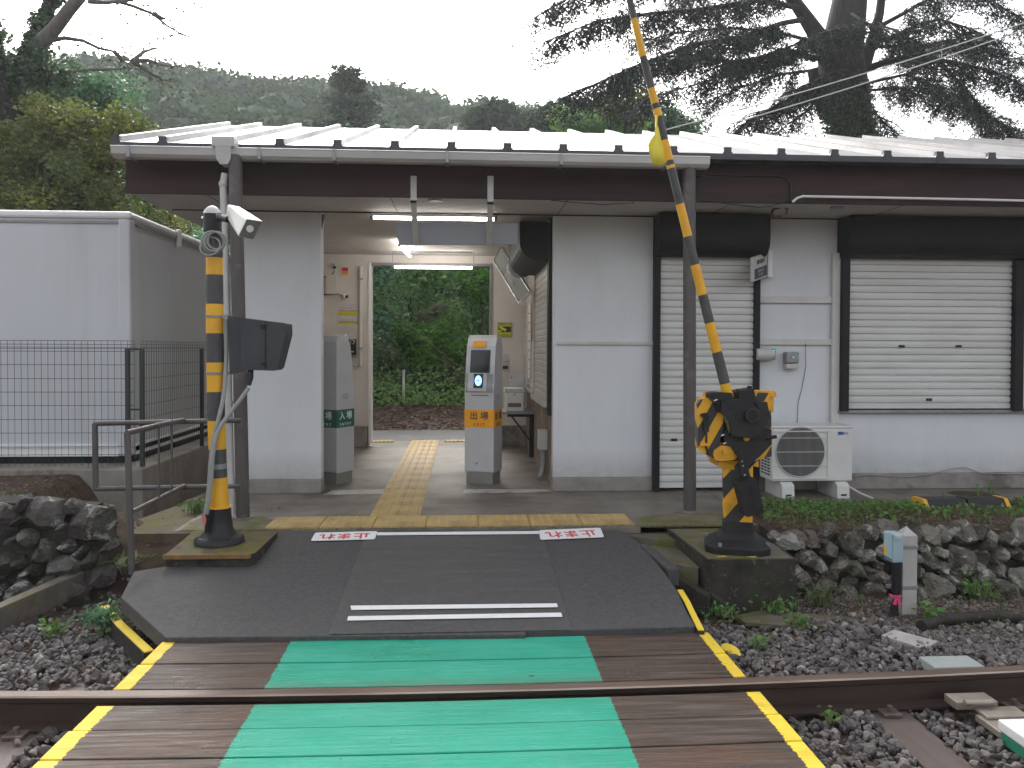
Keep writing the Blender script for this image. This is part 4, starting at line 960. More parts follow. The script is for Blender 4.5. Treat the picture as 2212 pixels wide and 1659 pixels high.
# air conditioner outdoor unit
yf = 7.10; z0 = oy(1700, 1040, yf).z; z1 = oy(1700, 920, yf).z; x0, x1 = oy(1667, 980, yf).x, oy(1842, 980, yf).x
r = root('air_conditioner', 'cream outdoor air conditioner unit with round fan grille on plastic feet', 'air conditioner', (x0, yf, 0))
MB().box(x0, x1, yf, yf+.29, z0, z1-.02).build('cabinet', M['beige'], r, bev=.012)
MB().box(x0-.006, x1+.006, yf-.008, yf+.30, z1-.022, z1).build('top_cover', M['beige'], r, bev=.006)
cx, cz = oy(1728, 976, yf).x, oy(1728, 976, yf).z; R = .232
ring = [(cx + R*cos(a), yf-.0025, cz + R*sin(a)) for a in np.linspace(0, 2*pi, 49)[:-1]]
MB().add(ring, [tuple(range(48))]).build('fan_opening', M['black'], r)
sh_ = MB()
for (xa, xb, za, zb2) in ((cx-.262, cx+.262, z1-.055, z1-.045), (cx-.262, cx+.262, z0+.025, z0+.032), (cx-.265, cx-.258, z0+.03, z1-.05), (cx+.258, cx+.265, z0+.03, z1-.05)): sh_.box(xa, xb, yf-.012, yf-.001, za, zb2)
sh_.build('grille_frame', M['beige'], r)
m = MB(); gx = -.25
while gx < .252:
    h = sqrt(max(.235**2-gx**2, .0)) if abs(gx) < .235 else 0
    if h > .02: m.box(cx+gx-.0008, cx+gx+.0008, yf-.013, yf-.010, cz-h, cz+h)
    gx += .0105
for dz in (-.13, 0, .13): m.box(cx-.258, cx+.258, yf-.017, yf-.013, cz+dz-.003, cz+dz+.003)
for k in range(48):
    t0, t1 = 2*pi*k/48, 2*pi*(k+1)/48; m.tube([(cx+R*cos(t0), yf-.008, cz+R*sin(t0)), (cx+R*cos(t1), yf-.008, cz+R*sin(t1))], .006, 5, cap=False)
m.build('fan_grille', M['lgrey'], r)
m = MB()
for k in range(3):
    for j in range(7): m.box(x0-.0035, x0-.001, yf+.04+k*.075, yf+.095+k*.075, z0+.05+j*.028, z0+.064+j*.028)
m.build('side_vents', M['black'], r)
MB().box(x1-.145, x1-.09, yf-.003, yf, z1-.085, z1-.055).build('badge', mat('blue_badge', (.03,.10,.28), rough=.4), r)
text('エアコン', .012, (x1-.117, yf-.0035, z1-.07), (1,0,0), (0,0,1), M['inkw'], r) if False else None
m = MB(); m.box(x1-.082, x1-.072, yf-.003, yf, z1-.080, z1-.060); m.box(x1-.062, x1-.05, yf-.003, yf, z1-.078, z1-.064); m.build('badge_mark', mat('blue_mark', (.10,.12,.35), rough=.5), r)
for xx in (x0+.08, x1-.17):
    f = MB().prism([(xx, yf-.06, 0.0), (xx+.0, yf+.36, 0.0), (xx, yf+.36, z0-.006), (xx, yf, z0-.006), (xx, yf-.05, z0-.03)], (.115,0,0)).build('foot', M['beige'], r, bev=.006)
    MB().box(xx+.035, xx+.085, yf-.064, yf-.055, .028, .042).build('slot', M['black'], f)
MB().tube([oy(1822,1040,7.2), oy(1835,1052,7.1), oy(1860,1066,7.0), oy(1886,1077,6.92)], .009, 8).build('drain_hose', M['cream'], r)

# ================================================================ barrier machine
YB = 5.30
def B(x, y): return (1404 + x*.2767, 756 + y*.2767)          # crop to picture
def Pb(x, y, Y=YB): u, v = B(x, y); return oy(u, v, Y)
bs = oz(1600, 1180, 0)
r = root('crossing_barrier', 'yellow and black striped barrier machine with its boom raised beside the right post', 'barrier', (bs.x, YB, 0))
def soff(x, y, kx, per, c=.25):
    p = Pb(x, y); return c - ((p.x-bs.x) - kx*p.z)/per
M['stripeb'] = stripemat('hazard_stripe_body', (1, 0, -.57), .153, soff(480, 600, .57, .153))
M['stripec'] = stripemat('hazard_stripe_column', (.96, -.28, -.8), .228, soff(583, 1240, .8, .228))
def pb(name, mats, outline, Y, d, me=None, bev=.006, parent=None, label=None):
    m = MB().prism([Pb(x, y, Y) for x, y in outline], (0, d, 0), 0, me); return m.build(name, mats, parent or r, label, bev=bev)
# base flange: footprint rotated a little, with flared neck
def loft(name, rings, mt, bev=0, parent=None):
    m = MB(); k = len(rings[0]); vs = [p for q in rings for p in q]
    fs = [(i*k+j, i*k+(j+1)%k, (i+1)*k+(j+1)%k, (i+1)*k+j) for i in range(len(rings)-1) for j in range(k)]
    fs += [tuple(range(k-1,-1,-1)), tuple(range((len(rings)-1)*k, len(rings)*k))]
    return m.add(vs, fs).build(name, mt, parent or r, bev=bev)
cxb = Pb(700, 1400).x; zb0 = .0
def rect(cx, cy, hx, hy, ch, ang, z):
    pts = []
    for sx, sy in ((-1,-1),(1,-1),(1,1),(-1,1)):
        a = [(sx*hx, sy*(hy-ch)), (sx*(hx-ch), sy*hy)]
        if sx*sy > 0: a = a
        else: a = a[::-1]
        pts += a
    c, s_ = cos(ang), sin(ang); return [Vector((cx + x*c - y*s_, cy + x*s_ + y*c, z)) for x, y in pts]
zt_ = Pb(700, 1345).z
A_ = radians(-16)
loft('base_flange', [rect(cxb, YB+.06, .215, .19, .06, A_, -.018), rect(cxb, YB+.06, .215, .19, .06, A_, .032), rect(cxb, YB+.06, .20, .175, .055, A_, .045),
     rect(cxb+.005, YB+.06, .14, .13, .03, A_, .075), rect(cxb+.008, YB+.06, .105, .10, .02, A_, .115), rect(cxb+.008, YB+.06, .098, .095, .02, A_, zt_+.01)], M['black'], bev=.008)
m = MB()
for sx, sy in ((-1,-1),(1,-1),(1,1),(-1,1)): m.tube([(cxb + sx*.165, YB+.06 + sy*.145, .04), (cxb + sx*.165, YB+.06 + sy*.145, .062)], .014, 6, sm=False)
m.build('flange_bolts', M['grey'], r)
xm = lambda x, y: Pb(x, y).x
loft('column', [rect(cxb+.006, YB+.06, .094, .09, .012, A_, zt_), rect(cxb-.0, YB+.06, .100, .09, .012, A_, Pb(700,900).z), rect(cxb-.01, YB+.07, .14, .13, .02, A_, Pb(700,858).z)], M['stripec'])
pb('column_step', M['stripec'], [(584,1190),(625,1190),(625,1230),(584,1240)], YB-.05, .05)
pb('lower_housing', M['yellow'], [(518,872),(850,866),(850,915),(800,905),(700,935),(620,935),(540,910)], YB-.02, .18)
# main box and the motor case on the left
pb('main_case', M['stripeb'], [(480,335),(925,335),(948,520),(950,830),(830,862),(640,880),(520,868),(492,800)], YB, .20)
cse = MB(); ol = [(372,430),(396,392),(440,372),(470,380),(540,440),(572,500),(572,620),(505,850),(480,838),(375,780)]
cse.prism([Pb(x, y, YB-.07) for x, y in ol], (0.03, .17, 0)); mc = cse.build('motor_case', M['stripeb'], r, bev=.02)
MB().tube([Pb(455,520,YB-.085), Pb(440,640,YB-.085), Pb(440,760,YB-.085), Pb(455,815,YB-.085)], .007, 6).build('case_seam', M['black'], mc)
MB().prism([Pb(x, y, YB-.10) for x, y in ((405,500),(455,490),(462,640),(425,640),(425,525),(400,520))], (0,.03,0)).build('case_handle', M['black'], mc, bev=.003)
MB().prism([Pb(x, y, YB-.095) for x, y in ((398,728),(468,728),(466,750),(398,750))], (0,.03,0)).build('case_latch', M['yellow'], mc, bev=.003)
m = MB(); c = Pb(880, 350, YB+.12); m.tube([c + Vector((0,0,-.12)), c + Vector((0,0,-.01))], .075, 20); m.tube([c + Vector((0,0,-.012)), c + Vector((0,0,.018))], .092, 20); m.tube([c + Vector((0,0,.016)), c + Vector((0,0,.030))], .078, 20)
m.build('yellow_lid', M['yellow'], r, bev=.004)
# black linkage in front
pb('boom_clamp', M['black'], [(468,338),(530,330),(640,335),(655,395),(648,470),(600,490),(540,490),(520,420),(470,375)], YB-.12, .10)
pl = pb('crank_plate', M['black'], [(560,400),(640,392),(700,384),(760,400),(830,438),(905,520),(930,560),(890,620),(878,655),(780,690),(640,670),(625,560),(560,480)], YB-.15, .05)
c = Pb(788, 510, YB-.155); MB().tube([c + Vector((0,-.03,0)), c], .043, 24).build('hub', M['glassdark'], pl, bev=.003)
m = MB()
for k in range(20): t0, t1 = 2*pi*k/20, 2*pi*(k+1)/20; m.tube([c + Vector((.043*cos(t0), -.03, .043*sin(t0))), c + Vector((.043*cos(t1), -.03, .043*sin(t1)))], .004, 5, cap=False)
m.build('hub_ring', M['bluegrey'], pl)
c = Pb(690, 520, YB-.152); MB().tube([c + Vector((0,-.012,0)), c], .022, 12).build('bolt_head', M['black'], pl)
pb('black_block', M['black'], [(688,322),(810,300),(832,400),(800,430),(700,400)], YB-.10, .14)
for x, y in ((690, 305), (778, 282)): MB().tube([Pb(x, y+40, YB-.05), Pb(x, y, YB-.05)], .017, 8).build('top_bolt', M['black'], r)
pb('stop_block', M['black'], [(820,410),(915,405),(943,540),(918,545),(908,580),(872,540),(860,470)], YB-.12, .10)
pb('lower_bracket', M['black'], [(578,640),(600,628),(650,650),(760,690),(880,640),(905,612),(948,618),(952,735),(860,830),(770,905),(720,880),(680,830),(640,760),(585,730)], YB-.10, .09)
MB().tube([Pb(905, 690, YB-.11), Pb(990, 675, YB-.13)], .013, 8).build('lever_pin', M['black'], r)
MB().tube([Pb(588, 500, YB-.11), Pb(632, 640, YB-.11)], .017, 10).build('link_rod', mat('greased_rod', (.20,.20,.13), (.12,.12,.08), 9, rough=.35, metal=.5), r)
bo = pb('cam_cover', M['yellow'], [(492,815),(505,780),(560,745),(625,748),(668,775),(682,835),(660,858),(560,868),(510,862)], YB-.08, .09, bev=.02)
c = Pb(582, 795, YB-.085); MB().tube([c + Vector((0,-.02,0)), c], .016, 10).build('cover_bolt', M['yellow'], bo)
c = Pb(752, 690, YB-.105); MB().sphere(c, .022).build('grease_cap', M['yellow'], r)
for x, y in ((515,392),(585,728),(570,665)): MB().tube([Pb(x-16, y+6, YB-.13), Pb(x+10, y-4, YB-.13)], .006, 6).build('cotter_pin', M['silver'], r)
wt = pb('weight_arm', M['black'], [(688,800),(735,800),(790,1010),(760,1040),(726,1030)], YB-.17, .03, bev=.003)
wl_ = MB().prism([Pb(x, y, YB-.235) for x, y in ((684,1040),(700,1030),(820,1000),(838,1010),(890,1255),(880,1272),(765,1306),(745,1296))], (0, .10, 0)).build('counterweight', M['black'], r, bev=.008)
m = MB(); 
for x, y in ((775,1110),(800,1205)): m.prism([Pb(x+dx_, y+dy_, YB-.238) for dx_, dy_ in ((-8,-38),(10,-42),(20,-30),(28,30),(18,42),(2,40))], (0,.004,0))
m.build('weight_holes', M['glassdark'], wl_)
for y in (870, 905, 975): MB().tube([Pb(720+ (y-870)*.2, y, YB-.178), Pb(720+(y-870)*.2, y, YB-.17)], .006, 8).build('arm_bolt', M['grey'], wt)
# boom
vsB = [(-160,1),(-80,0),(0,1),(41,0),(123,1),(191,0),(224,1),(235,0),(252,1),(303,0),(347,1),(357,0),(364,1),(441,0),(511,1),(572,0),(637,1),(697,0),(760,1),(828,0),(856,None)]
cols_ = {1: 0, 0: 1}
def boomu(v): return np.interp(v, [-160, 0, 130, 252, 347, 511, 853], [1322, 1360.5, 1391, 1423, 1446, 1486, 1572])
vsB = [(-160,0),(-80,1),(0-40,0),(41,1),(123,0),(191,1),(224,0),(235,1),(252,0),(303,1),(347,0),(357,1),(364,0),(441,1),(511,0),(572,1),(637,0),(697,1),(760,0),(828,1),(856,None)]
m = MB()
for (va, k), (vb, _) in zip(vsB[:-1], vsB[1:]):
    pa, pq = oy(boomu(va), va, YB-.07), oy(boomu(vb), vb, YB-.07)
    ra, rb = np.interp([va, vb], [-160, 0, 300, 856], [.019, .0225, .027, .036]); m.tube([pa, pq], [ra, rb], 16, 0 if k else 1, cap=(vb == 856 or va == -160))
M['ystr'] = mat('boom_yellow', (.80,.42,.015), (.70,.34,.015), 8, rough=.45, c3=(.45,.25,.05), s3=9, t3=(.64,.72))
M['kstr'] = mat('boom_black', (.050,.048,.050), (.075,.072,.075), 8, rough=.55)
boom = m.build('boom', [M['ystr'], M['kstr']], r)
# cloth flag tied to the boom
q = [(1418,262,-.02),(1414,290,-.05),(1400,312,-.06),(1404,335,-.07),(1412,356,-.06),(1426,358,-.04),(1440,350,-.03),(1434,325,-.04),(1428,300,-.03),(1424,282,-.03)]
fl = root('warning_flag', 'limp yellow cloth flag tied to the raised barrier boom', 'flag', oy(1418, 262, YB-.12))
m = MB(); c0 = oy(1420, 325, YB-.16); pts = [oy(u, v, YB-.10 + d) for u, v, d in q]
m.add([c0] + pts, [(0, i+1, (i+1) % len(pts) + 1) for i in range(len(pts))], 0, True)
flm = leafmat('flag_cloth', [(.66,.60,.10), (.70,.62,.12)], .4, .7)
fo = m.build('cloth', flm, fl); so = fo.modifiers.new('thick', 'SOLIDIFY'); so.thickness = .003
MB().tube([oy(1419, 250, YB-.09), oy(1417, 275, YB-.11)], .008, 6).build('tie', M['ystripe'], fl)

# concrete block under the barrier and mossy ledges
m = MB(); m.prism([(1.62,5.10,-.40),(2.22,5.08,-.40),(2.25,5.5,-.40),(2.14,6.0,-.40),(1.58,6.0,-.40)], (0,0,.382)); r_b = root('barrier_block', 'mossy dark concrete foundation block under the barrier machine', 'foundation', (1.9, 5.4, -.4)); m.build('block', M['mossd'], r_b, bev=.03)
MB().prism([(1.63,5.12,-.0185),(2.20,5.10,-.0185),(2.22,5.48,-.0185),(2.12,5.98,-.0185),(1.60,5.98,-.0185)], (0,0,.004)).build('moss_top', mossmat('moss_top', (.14,.12,.10), (.19,.17,.15), (.125,.125,.013), (.30,.16,.03), (.43,.54), scale=8, bump=1.0), r_b)
m = MB()
for x, y, s in ((1.735,5.14,.022),(1.93,5.125,.02)):
    for k in range(5): m.sphere((x + (k-2)*.013, y + random.uniform(-.006,.006), -.008), random.uniform(.006,.012), sc=(1,1,.4))
m.build('lichen_spots', mat('yellow_lichen', (.62,.48,.12), (.45,.32,.08), 30, rough=.8), r_b)
m = MB(); m.prism([(1.36,6.02,-.2),(2.34,6.02,-.2),(2.34,6.44,-.2),(1.36,6.44,-.2)], (0,0,.196)); tag(m.build('mossy_ledge', M['moss'], bev=.02), 'mossy concrete ledge at the foot of the right eave post', 'ledge')
m = MB(); m.prism([(1.40,5.32,-.40),(1.60,5.20,-.40),(1.60,6.0,-.40),(1.34,6.0,-.40)], (0,0,.30)); m.prism([(1.30,5.9,-.4),(1.60,5.75,-.4),(1.60,6.03,-.4),(1.25,6.03,-.4)], (0,0,.345)); tag(m.build('mossy_step', M['mossc'], bev=.03), 'sunken mossy concrete patch between the asphalt and the barrier block', 'concrete patch')
# broken kerb pieces on the right
def beam(pts, w, h, name, lab, mt, group=None, bev=.008):
    """pts: top centre line"""
    m = MB()
    for a, b in zip(pts[:-1], pts[1:]):
        a, b = Vector(a), Vector(b); d = (b-a).normalized(); s = d.cross(Vector((0,0,1))).normalized()*w/2; dn = Vector((0,0,-h))
        m.hexa([a-s+dn, a+s+dn, b+s+dn, b-s+dn, a-s, a+s, b+s, b-s])
    r = root(name, lab, 'kerb stone', Vector(pts[0]), group); m.build('concrete', mt, r, bev=bev); return r
pa, pb_, pc, pd = oz(1456,1236,-.125), oz(1532,1285,-.24), oz(1538,1278,-.235), oz(1590,1322,-.34)
beam([pa, pb_], .075, .16, 'kerb_stone', 'tilted dark kerb piece leaning down from the asphalt corner, upper of two', M['mossd'], 'broken kerb pieces on the right')
beam([pc, pd], .06, .12, 'kerb_stone', 'tilted dark kerb piece running into the verge, lower of two', M['mossd'], 'broken kerb pieces on the right')
a, b = on_ramp(1446, 1232), on_ramp(1385, 1180)
beam([a + Vector((.03,0,.012)), b + Vector((.03,0,.012))], .08, .12, 'kerb_stone', 'worn asphalt coloured kerb edge curving along the right side of the ramp', M['asphalt'])
def yedge(pts, w0, name, lab, zoff=.0):
    m = MB(); n = len(pts)
    for (a, b) in zip(pts[:-1], pts[1:]):
        a, b = Vector(a), Vector(b); d = (b-a).normalized(); s = d.cross(Vector((0,0,1))).normalized(); wa = a.w if False else w0
        z1 = Vector((0,0,-.12)); z2 = Vector((0,0,-.006)); m.hexa([a-s*w0*.6+z1, a+s*w0*.6+z1, b+s*w0*.6+z1, b-s*w0*.6+z1, a-s*w0*.55+z2, a+s*w0*.55+z2, b+s*w0*.55+z2, b-s*w0*.55+z2], 1)
        m.hexa([a-s*w0/2+z2, a+s*w0/2+z2, b+s*w0/2+z2, b-s*w0/2+z2, a-s*w0/2, a+s*w0/2, b+s*w0/2, b-s*w0/2], 0)
    r = root(name, lab, 'painted kerb', Vector(pts[0])); m.build('concrete', [worny, M['mossd']], r); return r
worny = mat('worn_yellow_paint', (.82,.60,.04), (.74,.50,.03), 9, rough=.6, c3=(.30,.24,.10), s3=16, t3=(.62,.68), bump=.5, bscale=30)
yedge([oz(226,1308,-.26), oz(262,1350,-.262), oz(322,1406,-.258)], .048, 'painted_kerb', 'broken yellow painted kerb lying left of the asphalt ramp')
pr_ = [on_ramp(*q) for q in [(1465,1275),(1480,1300),(1494,1330),(1510,1362)]]
yedge([p + Vector((.012,0,.004)) for p in pr_], .034, 'painted_kerb', 'flaking yellow painted edge along the right side of the asphalt ramp')
c = oz(1578, 1405, -.3); V_ = rockshape(I2, 10, .5, .8)*np.array([.035,.075,.03]); A2 = np.array(Matrix.Rotation(radians(25), 3, 'Z')); V_ = V_ @ A2.T + np.array(c) 
npmesh('painted_fragment', V_, I2[1], worny, label='yellow painted lump of broken concrete on the ballast right of the boards', cat='rubble')

# ================================================================ left side: striped pole with horn and box
YP = 5.62
def Q(x, y): return (378 + x*.3094, 702 + y*.3094)       # crop6
def Q5(x, y): return (378 + x*.2603, 297 + y*.2603)      # crop5
pbx = oy(474, 1160, YP)
r = root('signal_pole', 'yellow and black ringed pole on a dark cast foot left of the entrance', 'pole', (pbx.x, YP, .01))
vv = [(500,1),(557,0),(594,1),(657,0),(720,1),(783,0),(846,1),(908,0),(970,1),(1031,0),(1095,None)]
def poleu(v): return np.interp(v, [500, 720, 900, 1095, 1150], [463, 464, 467, 474, 475])
def polew(v): return np.interp(v, [500, 720, 1030, 1095], [34, 36, 36, 41])
m = MB()
for (va, k), (vb, _) in zip(vv[:-1], vv[1:]): m.tube([oy(poleu(va), va, YP), oy(poleu(vb), vb, YP)], [polew(va)/2*YP/1700*1.0, polew(vb)/2*YP/1700], 20, k, cap=False)
m.build('shaft', [M['ystr'], M['kstr']], r)
zf0 = oy(474, 1163, YP).z
m = MB(); cx_ = pbx.x; zz = lambda v: oy(474, v, YP).z
m.tube([(cx_, YP, zz(1095)), (cx_, YP, zz(1110)), (cx_, YP, zz(1142)), (cx_, YP, zz(1152)), (cx_, YP, zz(1158)), (cx_, YP, zz(1160)), (cx_, YP, .012)], [.078, .080, .092, .115, .135, .165, .168], 28); m.build('cast_foot', M['black'], r)
m = MB()
for k in range(4): a = pi/4 + k*pi/2; m.tube([(cx_+.135*cos(a), YP+.135*sin(a), .02), (cx_+.135*cos(a), YP+.135*sin(a), .055)], .016, 6, sm=False)
m.build('foot_bolts', M['black'], r)
m = MB().tube([oy(474, 1094, YP), oy(474, 1096, YP)], .082, 24); m.build('yellow_rim', M['ystr'], r)
m = MB(); 
for v in (1003, 1012): pass
m.tube([oy(poleu(1001), 1001, YP), oy(poleu(1012), 1012, YP)], .0605, 20); m.build('grey_tape', M['grey'], r)
m = MB(); m.tube([oy(459, 500, YP), oy(459, 462, YP)], [.062, .062], 20); m.build('cap_collar', M['black'], r)
m = MB(); m.tube([oy(459, 463, YP), oy(459, 455, YP), oy(459, 447, YP), oy(459, 444, YP)], [.064, .055, .03, .008], 20); m.build('cap', M['lgrey'], r)
m = MB().tube([oy(474, 466, YP-.06), oy(474, 466, YP-.085)], .022, 12); m.tube([oy(436, 472, YP-.02), oy(444, 472, YP-.02)], .012, 8); m.build('collar_bolts', M['silver'], r)
# cable coil
m = MB()
for (cu, cv, R_, th, tl, dd) in ((463,522,.068,.008,.25,-.075),(460,524,.075,.007,-.2,-.085),(454,532,.066,.006,.5,-.09),(468,520,.06,.009,.1,-.07)):
    c = oy(cu, cv, YP+dd); n_ = 28; pts = [c + Vector((R_*cos(2*pi*i/n_), R_*tl*sin(2*pi*i/n_), R_*sin(2*pi*i/n_))) for i in range(n_+1)]; m.tube(pts, th, 6, cap=False)
m.build('cable_coil', M['hose'], r)
# clamp bands to the box
for v, ue in ((684, 500), (806, 500)):
    c = oy(poleu(v), v, YP); m = MB(); m.tube([c + Vector((0,0,-.008)), c + Vector((0,0,.008))], .066, 20); m.box(c.x, oy(ue, v, YP).x, YP-.03, YP+.03, c.z-.01, c.z+.01); m.build('clamp_band', M['grey'], r)
# grey hoses
m = MB(); m.tube([oy(u, v, YP-dy) for u, v, dy in [(489,690,.0),(489,760,.02),(486,830,.05),(481,868,.07),(470,915,.08),(461,950,.09),(455,1000,.10),(452,1050,.10),(448,1085,.10),(442,1118,.10)]], .015, 10)
m.build('hose', M['hose'], r)
m = MB(); m.tube([oy(u, v, YP-dy) for u, v, dy in [(537,838,.08),(520,862,.08),(500,888,.09),(482,912,.11),(468,938,.12),(460,980,.125),(456,1040,.12),(451,1080,.12),(446,1110,.11)]], .0145, 10)
m.build('hose', M['hose'], r)
m = MB(); m.tube([oy(447, 1108, YP-.10), oy(447,1150,YP-.09)], .016, 8); m.build('dark_sleeve', M['black'], r)
m = MB().prism([oy(u, v, YP-.13) for u, v in ((436,1116),(442,1112),(445,1124),(442,1138),(438,1130))], (0,.012,0)); m.build('pink_tag', mat('faded_pink', (.55,.16,.17), rough=.6), r)
# black relay box
bx = root('relay_box', 'dark grey tapered steel box clamped to the striped pole', 'control box', oy(550, 745, YP))
front = [(520,686),(616,698),(617,722),(598,796),(592,801),(520,799)]
m = MB(); m.prism([oy(u, v, YP-.10) for u, v in front], (-.0, .22, 0)); m.build('case', M['bluegrey'], bx, bev=.006)
m = MB(); m.prism([oy(u, v, YP-.06) for u, v in ((492,682),(521,686),(521,800),(496,808))], (0,.17,0)); m.build('side_case', M['bluegrey'], bx, bev=.004)
m = MB().box(oy(572,740,YP-.108).x, oy(574,740,YP-.108).x, YP-.106, YP-.098, oy(572,797,YP-.1).z, oy(572,694,YP-.1).z); m.build('door_joint', M['black'], bx)
m = MB(); a = oy(566, 706, YP-.11); m.box(a.x-.012, a.x+.02, YP-.118, YP-.10, a.z-.014, a.z+.014); a = oy(568, 786, YP-.11); m.box(a.x-.012, a.x+.02, YP-.118, YP-.10, a.z-.01, a.z+.01); m.build('latch', M['black'], bx, bev=.003)
m = MB().tube([oy(541,800,YP-.05), oy(540,815,YP-.06), oy(537,832,YP-.075)], [.022,.024,.017], 10); m.build('cable_gland', M['black'], bx)
# horn / camera housing aimed down right toward the track
hn = root('track_camera', 'pale grey square camera housing aimed down at the tracks from the striped pole', 'camera', oy(490, 470, YP-.1))
fr = [Q5(595,672), Q5(735,692), Q5(652,852), Q5(520,822)]; bk = [Q5(430,552), Q5(545,575), Q5(500,690), Q5(420,660)]
f3 = [oy(u, v, 5.10) for u, v in fr]; b3 = [oy(u, v, 5.52) for u, v in bk]
m = MB(); m.hexa([b3[3], b3[2], b3[1], b3[0], f3[3], f3[2], f3[1], f3[0]]); m.build('housing', mat('housing_grey', (.58,.57,.52), (.50,.49,.45), 5, rough=.4), hn, bev=.012)
nf = (f3[1]-f3[0]).cross(f3[3]-f3[0]).normalized(); 
if nf.y > 0: nf = -nf
cf = sum(f3, Vector())/4; ins = [cf + (p-cf)*.90 + nf*.003 for p in f3]
m = MB().prism(ins, nf*-.002); m.build('front_glass', mat('front_bezel', (.05,.055,.04), rough=.4), hn)
e1 = (f3[1]-f3[0]).normalized(); e2 = nf.cross(e1); c = cf + nf*.004
m = MB().prism([c + (e1*cos(a) + e2*sin(a))*.023 for a in np.linspace(0, 2*pi, 17)[:-1]], nf*.006); m.build('lens', M['lgrey'], hn)
m = MB(); m.tube([oy(474,470,5.55), oy(486,472,5.50), oy(494,474,5.46)], .024, 10); m.build('mount_arm', M['black'], hn)

# mossy pad with rusty rim
pad = root('pole_pad', 'mossy concrete pad with rusty front rim under the striped pole', 'foundation', (-1.66, 5.6, 0))
ol = [(-1.96,5.31),(-1.42,5.28),(-1.38,5.32),(-1.37,5.92),(-2.0,6.0)]
MB().prism([(x, y, -.16) for x, y in ol], (0,0,.168), 0, 1).build('pad', [M['moss'], M['mossd']], pad, bev=.012)
m = MB(); m.box(-1.965,-1.40,5.272,5.305,-.018,.014); m.build('rusty_rim', mat('rust_rim', (.24,.12,.04), (.12,.08,.03), 14, rough=.8, c3=(.13,.14,.03), s3=9), pad, bev=.004)
m = MB(); m.prism([(-2.62,5.98,-.3),(-1.30,5.98,-.3),(-1.30,6.05,-.3),(-1.52,6.05,-.3),(-1.52,6.9,-.3),(-2.15,7.3,-.3),(-2.5,7.0,-.3),(-2.62,6.4,-.3)], (0,0,.292)); tag(m.build('mossy_apron', mossmat('moss_apron', (.08,.058,.038), (.16,.12,.08), (.12,.115,.013), (.28,.12,.03), (.44,.57), scale=5, bump=1.0), bev=.02), 'mossy earth covered concrete apron behind the striped pole', 'concrete patch')

# drain beams at left
beam([oz(-60,1332,-.2), oz(172,1232,-.17)], .085, .16, 'drain_beam', 'long concrete channel edge running from the left corner, nearer piece', M['mossc'], 'channel edges at the left')
beam([oz(176,1230,-.168), oz(268,1190,-.15)], .085, .15, 'drain_beam', 'concrete channel edge, middle piece before the rail post', M['mossc'], 'channel edges at the left')
beam([oz(268,1188,-.14), oz(330,1172,-.12), oz(395,1164,-.10)], .05, .10, 'drain_beam', 'thin concrete channel edge bending toward the mossy pad', M['mossc'], 'channel edges at the left')

# railings
steel = M['post']
r = root('pipe_railing', 'weathered steel railing running sideways behind the striped pole', 'railing', (-2.4, 6.2, 0))
yA = 6.20
def A(u, v): return oy(u, v, yA)
m = MB(); m.tube([A(203,915), A(520,908)], .020, 8); m.build('top_rail', steel, r)
m = MB(); m.tube([A(205,1056), A(520,1050)], .020, 8); m.build('lower_rail', steel, r)
m = MB(); m.tube([A(205,915), A(207,1058)], .022, 8); m.build('upright', steel, r)
r = root('pipe_railing', 'weathered steel railing running back from the tall post by the asphalt corner', 'railing', (-2.2, 5.3, 0))
p0 = oy(275,935,5.30); p1 = oy(285,1240,5.30)
m = MB(); m.tube([p0, p1], .021, 8); m.build('upright', steel, r)
m = MB(); m.tube([p0 + Vector((0,0,-.0)), oy(345,918,5.75), oy(396,908,6.17)], .020, 8); m.build('top_rail', steel, r)
m = MB(); m.tube([oy(287,1105,5.30), oy(398,1049,6.17)], .016, 8); m.build('lower_rail', steel, r)
for u, vt, vb, y in ((343,922,1078,5.68),(371,912,1062,5.95)): MB().tube([oy(u, vt-6, y), oy(u, vb, y)], .008, 6).build('baluster', steel, r)

# ================================================================ container, slab, fence
cr = root('storage_container', 'white metal storage container with rounded rim stained by streaks', 'container', (-5, 9, .3))
Xc = -3.29; Yc = 8.0; zt = oy(300, 462, Yc).z; zb2 = oy(300, 985, Yc).z
MB().box(-8.5, Xc, Yc, 12.5, zb2+.10, zt-.05).build('shell', M['cont'], cr)
m = MB(); m.box(-8.5, Xc+.03, Yc-.03, 12.53, zt-.055, zt+.02); m.build('top_rim', M['white'], cr, bev=.025)
m = MB(); m.box(-8.5, Xc-.10, Yc-.014, Yc-.001, zt-.10, zt-.075); m.box(Xc+.001, Xc+.014, Yc+.15, 12.4, zt-.10, zt-.075); m.build('rim_groove', M['grey'], cr)
m = MB(); m.box(Xc-.10, Xc+.022, Yc-.022, Yc+.10, zb2, zt-.05); m.build('corner_post', M['cont'], cr, bev=.02)
m = MB(); m.box(-8.5, Xc-.10, Yc-.02, Yc+.05, zb2+.085, zb2+.12); m.box(-8.5, Xc-.1, Yc-.005, Yc+.05, zb2+.03, zb2+.09); m.box(-8.5, Xc-.10, Yc-.02, Yc+.05, zb2, zb2+.03); m.box(Xc, Xc+.02, Yc+.1, 12.5, zb2+.085, zb2+.11); m.box(Xc-.02, Xc+.02, Yc+.1, 12.5, zb2, zb2+.03); m.build('bottom_rail', M['white'], cr, bev=.004)
MB().box(Xc+.005, Xc+.05, Yc+1.25, Yc+1.33, zt-.17, zt+.035).build('rim_hook', M['white'], cr, bev=.012)
m = MB().box(-9, Xc-.02, Yc+.03, 12.4, .2, zb2+.0); m.build('underframe', M['dark'], cr)
